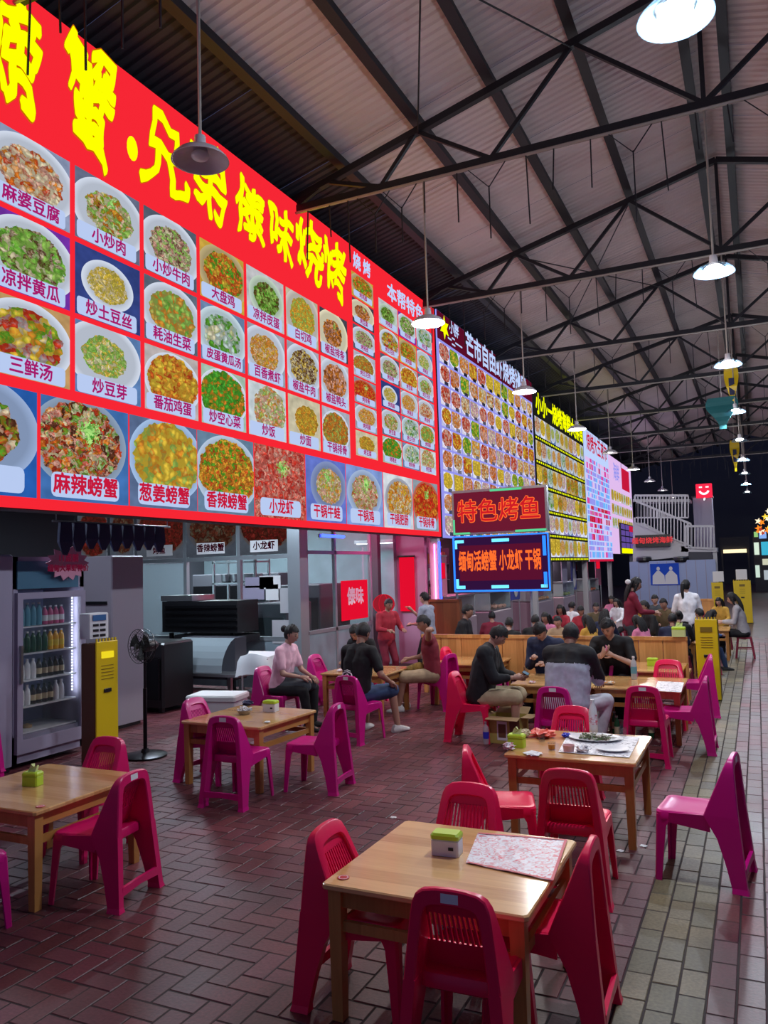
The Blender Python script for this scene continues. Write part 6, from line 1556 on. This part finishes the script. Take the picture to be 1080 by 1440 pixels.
def person(label, x, y, rz, sit=True, s=1.0, z0=0.0, hipz=.50, lean=0.15, twist=0, bend_head=.2, turn=0, tilt=0, hands=None, feet=None, knees=None,
           top='shirt_black', bottom='pants_black', sleeve=1.0, leg=1.0, shoes='shoe_white', hair='short', skin='skin', bag=None, female=False, voxel=.015, lod=True, curl=.6, group=None, collar=None, hoodc=None, extras=None, top2=None, palm=(0,0,-1), bulk=0.0):
    t = thing('person', label, 'person', (x, y, z0), R(rz), group)
    V = Vector
    hz = hipz if sit else .90*s
    hip = V((0, 0, hz)); up = V((0, math.sin(lean), math.cos(lean)))
    sw = (.178 if female else .200)*s; hw_ = .095*s
    ct, st_ = math.cos(R(twist)), math.sin(R(twist))
    lat = V((ct, st_, 0)); fwd = up.cross(lat)*-1
    if fwd.y < 0 and abs(twist) < 90: fwd = -fwd
    waist = hip + up*.16*s; chest = hip + up*.36*s; sho = hip + up*.50*s; nb = hip + up*.545*s
    hd = V((0, math.sin(lean+bend_head*.6), math.cos(lean+bend_head*.6)))
    nk = nb + hd*.06*s; hc = nb + hd*.165*s + V((0, .02*s, 0))
    hrot = Matrix.Rotation(R(turn), 3, 'Z') @ Matrix.Rotation(R(tilt), 3, 'Y') @ Matrix.Rotation(-(lean*.4+bend_head), 3, 'X')
    if hands is None: hands = ((.16, .34, hz+.14), (-.16, .34, hz+.14))
    if feet is None:
        feet = ((.13, .42, .0), (-.13, .42, .0)) if sit else ((.11, .02, 0), (-.11, .04, 0))
    arms, legs = [], []
    for i, sd in enumerate((1, -1)):
        sj = sho + lat*sw*sd
        h = V(hands[i]); el, wr = ik(sj, h, .29*s, .25*s, V((sd*.55, -.5, -.8)) if len(hands[i]) == 3 else V(hands[i][3:])) if len(hands[i]) == 3 else ik(sj, V(hands[i][:3]), .29*s, .25*s, V(hands[i][3:]))
        arms.append((sj, el, wr, sd))
        hj = hip + V((hw_*sd, 0, -.01)); f = V(feet[i]); ank = f + V((0, 0, .085*s))
        kn, ank = ik(hj, ank, .43*s, .41*s, V(knees[i]) if knees else (V((sd*.15, 1.0, .9)) if sit else V((0, 1, 0))))
        legs.append((hj, kn, ank, sd))
    rs = 1.0 if not female else .9
    b = MB()
    def torso(b, g, low=True):
        for (p0, r0), (p1, r1) in zip([(hip+up*.02,.125),(waist,.108),(chest,.118),(sho-up*.03,.092)][:-1], [(waist,.108),(chest,.118),(sho-up*.03,.092)]):
            for q in (-.5, .5): b.capsule(p0+lat*q*.11*s, p1+lat*q*.13*s, (r0*rs+g)*s, (r1*rs+g)*s, 12)
        b.capsule(sho-lat*sw*.92, sho+lat*sw*.92, (.062*rs+g)*s, (.062*rs+g)*s, 12)
        for sd in (1,-1): b.capsule(sho+lat*sd*sw*.9, nb+lat*sd*.03*s, (.05*rs+g)*s, (.045+g)*s, 10)
    torso(b, 0)
    b.capsule(nb-up*.03*s, nk+hd*.05*s, .054*s*rs, .050*s*rs, 12)
    b.ell(hc - hd*.01*s, (.06*s,.07*s,.08*s), 12, 8)
    for sj, el, wr, sd in arms:
        b.capsule(sj, el, .052*s*rs, .040*s*rs, 10); b.capsule(el, wr, .041*s*rs, .026*s*rs, 10)
    for hj, kn, ank, sd in legs:
        b.capsule(hj, kn, .088*s*rs, .060*s*rs, 12); b.capsule(kn, ank, .058*s*rs, .036*s*rs, 12)
        ft = V((ank.x-kn.x*0, 0, 0)); fo = V((sd*.25, 1, 0)).normalized()
        b.capsule(ank - V((0,0,.045*s)) - fo*.03*s, ank - V((0,0,.055*s)) + fo*.14*s, .036*s, .026*s, 10)
    me = remesh(b, 'body', voxel, 3)
    # head and hands joined to the same mesh
    bm = bmesh.new(); bm.from_mesh(me)
    hb = MB(); head_mesh(hb, hc, hrot, s, lod)
    pn = V(palm)
    for sj, el, wr, sd in arms: hand_mesh(hb, wr, (wr-el), pn if abs((wr-el).normalized().dot(pn)) < .9 else V((0,1,0)), s, -sd, curl)
    hm = hb.mesh('h', skin); bm.from_mesh(hm); bpy.data.meshes.remove(hm); bmesh.ops.recalc_face_normals(bm, faces=bm.faces); bm.to_mesh(me); bm.free()
    me.materials.append(M[skin]); me.shade_smooth(); put('body', me, t)
    # face
    F_ = lambda X, Y, Z: hc + hrot @ (V((X, Y, Z))*s)
    for sd in (1,-1):
        b = MB(); b.ell(F_(.029*sd, .079, .002), (.012*s,.006*s,.006*s), 8, 6, rot=hrot); b.build('eye', 'eye', t, smooth=True)
        if lod: b = MB(); b.tube([F_(.014*sd,.087,.021),F_(.030*sd,.085,.026),F_(.046*sd,.076,.020)], [.0022*s,.003*s,.0018*s], 5); b.build('eyebrow', 'hair', t)
    b = MB(); b.ell(F_(0,.087,-.056), (.022*s,.006*s,.006*s), 10, 6, rot=hrot); b.build('mouth', 'lip', t, smooth=True)
    # hair
    b = MB(); n, m = 26, 16; vs = []; fs = []; ok = {}
    for j in range(m+1):
        th = PI*j/m
        for k in range(n):
            ph = 2*PI*k/n; x_, y_, z_ = math.sin(th)*math.cos(ph), math.sin(th)*math.sin(ph), math.cos(th)
            g = 1.015 + .11*min(1, max(0, (z_+.40)/.6)) + .10*noise.noise(V((x_*4+_pc[0], y_*4, z_*4))) + .09*noise.noise(V((x_*11, y_*11+_pc[0], z_*7)))
            vs.append(hc + hrot @ (V((x_*.077*g, y_*.096*g-.004, z_*.117*g+.004))*s))
            lim = .42 if hair in ('short',) else .34
            front = y_ > .25 and z_ < .48 - (.25 if hair == 'fringe' else 0) + .06*math.sin(ph*7)
            low = z_ < (-.38 if hair == 'short' else -.55) or (y_ > -.05 and z_ < -.02 and abs(x_) > .3 and hair != 'long') or (y_ > .12 and z_ < .20 and hair != 'long')
            ok[(j, k)] = not (front or low)
    for j in range(m):
        for k in range(n):
            if ok[(j,k)] or ok[(j+1,(k+1)%n)]: fs.append((j*n+k,(j+1)*n+k,(j+1)*n+(k+1)%n,j*n+(k+1)%n))
    b.add(vs, fs)
    if hair == 'bun': b.ell(F_(0,-.125,.045), (.048*s,.042*s,.048*s), 12, 8)
    if hair in ('tail', 'long'):
        if hair == 'tail': b.tube([F_(0,-.095,.05),F_(0,-.145,.03),F_(0,-.155,-.08),F_(0,-.135,-.20),F_(0,-.12,-.30)], [.02*s,.036*s,.036*s,.028*s,.006*s], 10)
        else:
            for q_ in (-.06,-.03,0,.03,.06): b.tube([F_(q_,-.07,.06),F_(q_*1.3,-.105,-.06),F_(q_*1.4,-.11,-.20),F_(q_*1.3,-.10,-.32)], [.03*s,.036*s,.032*s,.012*s], 8)
            for sd in (1,-1): b.tube([F_(.06*sd,.02,.05),F_(.088*sd,.0,-.06),F_(.09*sd,-.01,-.2)], [.02*s,.025*s,.010*s], 8)
    b.build('hair', 'hair', t, smooth=True)
    _pc[0] += 1
    # top garment
    b = MB(); torso(b, .016+bulk)
    b.capsule(hip-up*.02, waist, (.140*rs+bulk)*s, (.122*rs+bulk)*s, 12)
    if bulk:
        for q in (-.6, .6): b.capsule(hip+lat*q*.12*s, chest+lat*q*.16*s, (.12+bulk)*s, (.12+bulk)*s, 12)
    for sj, el, wr, sd in arms:
        if sleeve <= 0: continue
        if sleeve <= .5:
            e = sj + (el-sj)*(sleeve*1.6); b.capsule(sj, e, .066*s*rs, .062*s*rs, 10)
        else:
            b.capsule(sj, el, (.068*rs+bulk*.6)*s, (.056*rs+bulk*.6)*s, 10); e = el + (wr-el)*min(.93, (sleeve-.5)*2*.93); b.capsule(el, e, (.057*rs+bulk*.6)*s, (.042*rs+bulk*.4)*s, 10)
    if hoodc: b.ell(nb - fwd*.045*s - up*.015, (.10*s,.06*s,.055*s), 12, 8)
    me = remesh(b, 'top', voxel, 2)
    for v in me.vertices:
        q_ = noise.noise(v.co*9+V((_pc[0],0,0)))*.008 + noise.noise(v.co*22)*.003; v.co += v.normal*q_
    me.materials.append(M[top])
    if top2:      # upper part in another colour
        me.materials.append(M[top2[0]]); zc = (hip + up*top2[1]*s)
        for p in me.polygons:
            if (p.center - zc).dot(up) > 0 or ((p.center-zc).dot(up) > -.12 and abs(p.center.x) > sw*1.15): p.material_index = 1
    me.shade_smooth(); put('top', me, t)
    if collar:
        b = MB(); pts = [nb + hd*.01 + lat*(.062*s*math.cos(R(a))) + fwd*(.062*s*math.sin(R(a))) for a in range(0,361,24)]; b.tube(pts, .011*s, 6, cap=False); b.build('collar', collar, t, smooth=True)
    # trousers
    b = MB(); b.capsule(hip-lat*.06*s+up*.0, hip+lat*.06*s, .135*s*rs, .135*s*rs, 12); b.capsule(hip, hip+up*.08*s, .13*s*rs, .12*s*rs, 12)
    for hj, kn, ank, sd in legs:
        if leg < .99 and leg <= .5:
            b.capsule(hj, hj+(kn-hj)*min(1.0, leg*2), .104*s*rs, .090*s*rs, 12)
        else:
            b.capsule(hj, kn, .102*s*rs, .076*s*rs, 12); b.capsule(kn, kn+(ank-kn)*min(.98,(leg-.5)*2), .074*s*rs, .058*s*rs, 12)
    me = remesh(b, 'trousers', voxel, 2)
    for v in me.vertices: v.co += v.normal*noise.noise(v.co*11+V((0,_pc[0],0)))*.007
    me.materials.append(M[bottom]); me.shade_smooth(); put('trousers', me, t)
    for hj, kn, ank, sd in legs:
        fo = V((sd*.25, 1, 0)).normalized(); la = V((fo.y, -fo.x, 0)); a = ank - V((0,0,.085*s)); rings = []
        for u, w_, h in ((-.075,.030,.055),(-.05,.040,.088),(.0,.042,.092),(.06,.045,.068),(.12,.047,.050),(.165,.036,.036),(.18,.018,.022)):
            c_ = a + fo*u*s; rings.append([c_+la*w_*s*cs+V((0,0,.004+(h*s)*(.5+.5*sn) if sn > -.9 else .002)) for cs, sn in ((1,-.6),(1.02,0),(.75,.75),(0,1),(-.75,.75),(-1.02,0),(-1,-.6),(-.7,-1),(.7,-1))])
        b = MB(); b.loft(rings); b.build('shoe', shoes, t, smooth=True)
    t['arms'] = 0; del t['arms']
    return t, dict(arms=arms, legs=legs, hip=hip, up=up, lat=lat, fwd=fwd, nb=nb, hc=hc, hrot=hrot, sho=sho)
for n_, c in dict(shirt_black=(.008,.008,.010), shirt_pink=(.85,.50,.60), shirt_white=(.80,.80,.84), jacket_grey=(.46,.51,.60), jacket_black=(.010,.011,.014), maroon=(.20,.008,.03), navy_cloth=(.012,.02,.06), khaki=(.50,.40,.24), jeans=(.03,.06,.14), pants_black=(.010,.010,.012), pants_grey=(.60,.62,.66), shoe_white=(.65,.63,.60), shoe_dark=(.03,.03,.03), olive=(.10,.07,.03), mustard=(.60,.34,.05), red_cloth=(.40,.02,.04), pale_coat=(.36,.34,.36), apron_grey=(.05,.06,.07), pattern_cloth=(.30,.33,.42), tan_cloth=(.42,.30,.18), jersey=(.22,.015,.03), pinkish=(.65,.20,.35), blue_cloth=(.04,.12,.35)).items(): mat(n_, c, .8, var=.15, vscale=14)

# --- group at the left
t, J = person('person in a pale pink tee with a hair bun, seated at the left group table', -5.72, 8.82, -88, lean=.22, bend_head=.15, top='shirt_pink', bottom='pants_black', sleeve=.45, hair='bun', skin='skin_pale', female=True, hands=((.12,.40,.66),(-.10,.42,.64)), feet=((.12,.48,0),(-.12,.42,0)), shoes='shoe_dark', s=1.0)
b = MB(); b.capsule(J['hip']+Vector((0,.08,.06)), J['hip']+Vector((0,.22,.10)), .13, .11, 12); b.capsule(J['hip']+Vector((-.08,.10,.02)), J['hip']+Vector((-.08,.42,.04)), .09, .08); b.capsule(J['hip']+Vector((.08,.10,.02)), J['hip']+Vector((.08,.42,.04)), .09, .08)
me = remesh(b, 'apron', .016, 2); me.materials.append(M['apron_grey']); me.shade_smooth(); put('apron', me, t)
t, J = person('person seen from behind in a black tee with a white back emblem', -4.50, 8.62, -12, lean=.16, bend_head=.28, top='shirt_black', bottom='jeans', sleeve=.45, leg=.5, hands=((.30,.30,.62),(-.20,.38,.66)), feet=((.30,.42,0),(-.14,.35,0)), hair='short', s=1.03, voxel=.014)
b = MB()   # emblem on the back
c0 = J['hip'] + J['up']*.24
def onback(u, v): return Vector((u, -.152-.0*abs(u), c0.z+v)) + Vector((0, -.012+.25*u*u*2 + (v)*math.sin(.16), 0))
for pts, r_ in (([(-.085,-.02),(-.06,.03),(0,.05),(.06,.03),(.085,-.02)], .008), ([(-.09,-.035),(-.03,-.03),(.03,-.03),(.09,-.035)], .007), ([(-.03,.0),(0,.022),(.03,.0),(0,-.018),(-.03,.0)], .009), ([(-.07,-.055),(0,-.062),(.07,-.055)], .005), ([(-.05,.055),(0,.070),(.05,.055)], .004)):
    b.tube([onback(*q) for q in pts], r_, 6)
b.build('printed_emblem', 'shirt_white', t)
t, J = person('person in a black jacket with a mustard stripe, bent over the left group table', -5.40, 10.85, 175, lean=.55, bend_head=.35, top='shirt_black', top2=None, bottom='pants_black', hands=((.18,.48,.66),(-.20,.48,.66)), feet=((.13,.35,0),(-.13,.35,0)), hair='long', female=True, s=.98)
stool(-5.40, 10.85, 'stool under the person bent over the group table')
b = MB(); b.tube([J['sho']+Vector((-.05,.06,.03)), J['hip']+J['up']*.32+Vector((-.10,.15,0)), J['hip']+J['up']*.12+Vector((-.08,.17,0))], [.03,.045,.04], 8); b.build('stripe', 'mustard', t, smooth=True)
t, J = person('person in a maroon sleeveless jersey with one hand raised to the head', -4.26, 10.55, 112, lean=.10, bend_head=.25, turn=20, top='jersey', bottom='tan_cloth', sleeve=0, leg=.5, hands=((-.02,.34,.72),(-.20,.02,1.14,-1,.1,.1)), feet=((.18,.42,0),(-.16,.50,0)), shoes='shoe_white', skin='skin', s=1.0, knees=((.35,1,.6),(-.35,1,.6)))
b = MB(); b.box(-.09,.09,.150,.156,.72,.80); b.build('jersey_number', 'shirt_white', t)
b = MB(); b.capsule(Vector((0,.20,.58)), Vector((0,.42,.52)), .09, .07); b.capsule(Vector((0,.42,.50)), Vector((0,.46,.30)), .08, .04)
me = remesh(b, 'yellow_cloth', .016, 2); me.materials.append(M[mat('dark_mustard', (.28,.17,.03), .7, var=.5, vscale=22).name]); me.shade_smooth(); put('lap_cloth', me, t)
person('person in a blue grey patterned shirt standing behind the jersey wearer, facing left', -5.42, 13.25, 85, sit=False, s=.90, lean=.05, bend_head=.1, top='pattern_cloth', bottom='pants_black', sleeve=.45, hands=((-.05,.30,1.25),(-.12,.28,1.0)), collar='shirt_white', skin='skin_pale', shoes='shoe_dark')
person('person in a pink apron standing by the red lantern behind the group', -5.95, 12.6, -120, sit=False, s=.86, lean=.1, bend_head=.2, top='red_cloth', bottom='maroon', sleeve=.9, hands=((.15,.3,.95),(-.15,.3,.95)), hair='short', shoes='shoe_dark')
# --- middle group
t, J = person('person in a black jacket and khaki shorts looking at a phone, seated facing right', -3.02, 8.92, -84, lean=.22, bend_head=.62, top='jacket_black', bottom='khaki', leg=.5, sleeve=.85, hands=((.08,.42,.72),(-.10,.44,.70)), feet=((.12,.42,0),(-.12,.38,0)), collar='shirt_white', skin='skin_pale', s=1.02, voxel=.014, hair='short', palm=(0,0,1), bulk=.018)
ph = thing('mobile_phone', 'dark phone held by the person in the black jacket', 'phone', Vector((-3.02,8.92,0)) + Matrix.Rotation(R(-84),3,'Z') @ Vector((-.01,.54,.76)), R(-84))
b = MB(); b.xf = Matrix.Rotation(-.5, 4, 'X'); b.rbox(-.075,.075,-.038,.038,-.004,.004,.003); b.build('casing', 'black', ph)
b = MB(); b.xf = Matrix.Rotation(-.5, 4, 'X'); b.box(-.07,.07,-.034,.034,.0042,.0048); b.build('screen', 'header_blue', ph)
t, J = person('person in a dark navy hooded jacket holding a phone, seated behind the long table', -2.52, 10.42, 165, lean=.32, bend_head=.50, top='navy_cloth', bottom='pants_black', hands=((.06,.38,.80),(-.12,.40,.74)), hair='fringe', skin='skin_pale', hoodc=True, s=.98, bulk=.018)
stool(-2.52, 10.45, 'stool under the person in the navy hooded jacket')
t, J = person('person seen from behind in a grey jacket with black shoulders at the long table', -1.92, 8.52, -4, lean=.28, bend_head=.30, top='jacket_grey', top2=('jacket_black', .40), bottom='pants_grey', hands=((.20,.55,.68),(-.16,.58,.68)), feet=((.24,.30,0),(-.24,.30,0)), knees=((.6,1,.5),(-.6,1,.5)), hair='short', s=1.06, voxel=.014, hoodc=True, bulk=.028)
t, J = person('person in a black tee eating with both hands at the mouth behind the long table', -1.72, 10.62, 172, lean=.36, bend_head=.38, turn=-6, top='shirt_black', bottom='pants_black', sleeve=.45, hands=((.05,.40,.86,1,-.3,-.6),(-.08,.40,.84,-1,-.3,-.6)), skin='skin_pale', s=1.04, voxel=.014, hair='short', palm=(1,0,0))
stool(-1.72, 10.66, 'stool under the eating person in the black tee')
fd = thing('crab_claw', 'pink crab piece held up by the eating person', 'food', Vector((-1.72,10.62,0)) + Matrix.Rotation(R(172),3,'Z') @ Vector((0,.50,.88)))
b = MB(); b.tube([(-.05,0,-.07),(-.02,.01,-.02),(.0,0,.03),(-.01,0,.08)], [.012,.03,.028,.008], 10); b.build('shell', 'skin_pale', fd, smooth=True)
b = MB(); b.tube([(.01,0,.02),(.035,0,.06),(.02,0,.10)], [.014,.012,.004], 8); b.build('pincer', 'pinkish', fd, smooth=True)
# --- standing and crowd
person('person in a maroon hooded top with a white hair clip, standing in the crowd', -2.08, 14.4, -75, sit=False, s=1.0, lean=.12, bend_head=.25, top='maroon', bottom='apron_grey', hands=((.10,.40,1.12),(-.10,.40,1.10)), hair='long', female=True, hoodc=True, skin='skin_pale', voxel=.018, shoes='shoe_dark')
b = MB(); b.ell((-2.06, 14.28, 1.655), (.05,.03,.045), 10, 6); hcp = b.build('hair_clip', 'white_plastic'); hcp.name = 'hair_clip'; tag(hcp, 'white hair clip on the maroon standing person', 'hair clip')
person('person in a white shirt with a long ponytail, standing with the back to the viewer', -1.24, 15.9, 12, sit=False, s=.94, lean=.04, bend_head=.05, turn=-35, top='shirt_white', bottom='pants_black', hands=((.16,.26,.98),(-.16,.26,.98)), hair='tail', female=True, skin='skin_pale', voxel=.018, shoes='shoe_dark')
t, J = person('person in a pale grey coat and black trousers, seated facing left at the right edge', -.33, 17.7, 88, lean=.20, bend_head=.25, top='pale_coat', bottom='pants_black', hands=((.10,.40,.72),(-.12,.38,.72)), hair='long', female=True, s=1.0, skin='skin_pale', voxel=.018, shoes='shoe_white')
stool(-.33, 17.7, 'dark stool under the person in the pale grey coat', 'maroon')
CROWD = [ # px, py of head top, y, heading, top, hair, label, lean
 (655,852,13.2,-85,'shirt_black','short','in black seated facing right by the meat display',.15),
 (752,866,13.0,5,'shirt_black','short','broad, in black, seen from behind left of the bench middle',.2),
 (768,868,13.8,160,'pinkish','long','in pink, seen beside the broad back in black',.1),
 (716,892,12.45,0,'shirt_black','short','with black hair just above the left bench back',.15),
 (788,852,16.2,170,'red_cloth','long','in red among the crowd left of the plaid child',.1),
 (803,848,17.2,-30,'shirt_white','short','in white far back below the film strip board',.1),
 (817,856,15.9,175,'red_cloth','fringe','child like figure in red plaid facing the viewer',.1),
 (838,852,17.0,190,'olive','short','in olive behind the red plaid figure',.1),
 (850,858,14.6,-10,'navy_cloth','long','in navy with her back to the viewer left of the maroon person',.15),
 (826,872,13.2,60,'mustard','long','in mustard seated low in the crowd',.2),
 (908,846,15.6,120,'shirt_black','short','in black between the maroon and the ponytail persons',.2),
 (921,838,18.6,170,'apron_grey','short','in dark grey behind the brown shirted person',.1),
 (934,842,17.2,150,'olive','short','in a brown patterned shirt left of the ponytail person',.25),
 (897,868,13.3,60,'pinkish','long','in pink with a red sleeve in front of the maroon person',.3),
 (975,848,18.2,170,'red_cloth','short','in dark red just right of the ponytail person',.15),
 (955,872,14.2,0,'shirt_black','bun','in black with a bun in front of the ponytail person',.2),
 (1000,858,15.6,-50,'blue_cloth','long','with long dark hair and a blue top, bent over the right crowd table',.5),
 (1012,856,19.2,160,'mustard','long','in mustard facing the grey coat person',.2),
 (692,872,14.3,20,'maroon','short','in maroon low behind the left bench',.2),
 (868,856,18.9,150,'shirt_white','long','in white behind the maroon standing person',.1),
 (945,868,13.4,0,'navy_cloth','short','in navy low behind the right bench end',.15),
 (785,872,12.9,170,'tan_cloth','short','in tan low behind the left bench middle',.15),
 (860,840,20.5,170,'pinkish','long','in pink far back by the staircase wall',.1),
 (893,836,20.0,170,'mustard','short','in mustard far back right of the maroon person',.1),
 (985,858,14.9,60,'shirt_black','short','in black left of the bent person in the blue top',.2),
]
for k, (px, py, y, hd_, top, hr, lb, ln_) in enumerate(CROWD):
    p = WY(px, py, y); s_ = max(.80, min(1.04, (p.z-.50)/.80)); 
    hz_ = .50
    sh = .72*math.sin(ln_)*s_; a = R(hd_); x = p.x + math.sin(a)*sh; yy = y - math.cos(a)*sh
    person('diner ' + lb if False else 'person ' + lb, x, yy, hd_, lean=ln_, bend_head=.15, s=s_, hipz=hz_, top=top, bottom='pants_black' if k % 2 else 'jeans', hair=hr, female=hr != 'short', voxel=.024, lod=False, skin='skin_pale' if k % 2 else 'skin', shoes='shoe_dark', group='seated crowd')
    stool(x, yy, ('stool under the person ' + lb) if len(lb.split()) < 12 else 'stool under the person ' + ' '.join(lb.split()[:11]), ['chair_rose','maroon'][k % 2])

# ---------------------------------------------------------------- sub-parts: pieces that sit on a part go under it
SUB = {'sticker':'back_frame','bulb':'shade','door_glass':'door_frame','handle':'door_frame','eye':'body','eyebrow':'body','mouth':'body','hair':'body',
       'printed_emblem':'top','jersey_number':'top','stripe':'top','collar':'top','tissue':'lid','mark':'body','screen':'front','slot':'front','vent':'front',
       'button':'body','hub_badge':'guard','printed_panel':'walls','printed_mark':'walls','printed_side':'walls','flap':'walls','dial':'body',
       'title_lettering':'face','title_outline':'face','title_dot':'face','star_emblem':'face','lettering':'face','film_perforations':'face','price_tags':'face','name_strip':'face'}
for o in list(C.objects):
    if o.parent is None or o.parent.parent is not None or 'category' not in o.parent: continue
    base = o.name.split('.')[0]
    if base in SUB:
        sib = [c for c in o.parent.children if c.name.split('.')[0] == SUB[base] and c is not o]
        if sib and sib[0].matrix_basis == Matrix.Identity(4) and not o.children: o.parent = sib[0]
bpy.data.scenes.remove(TS)
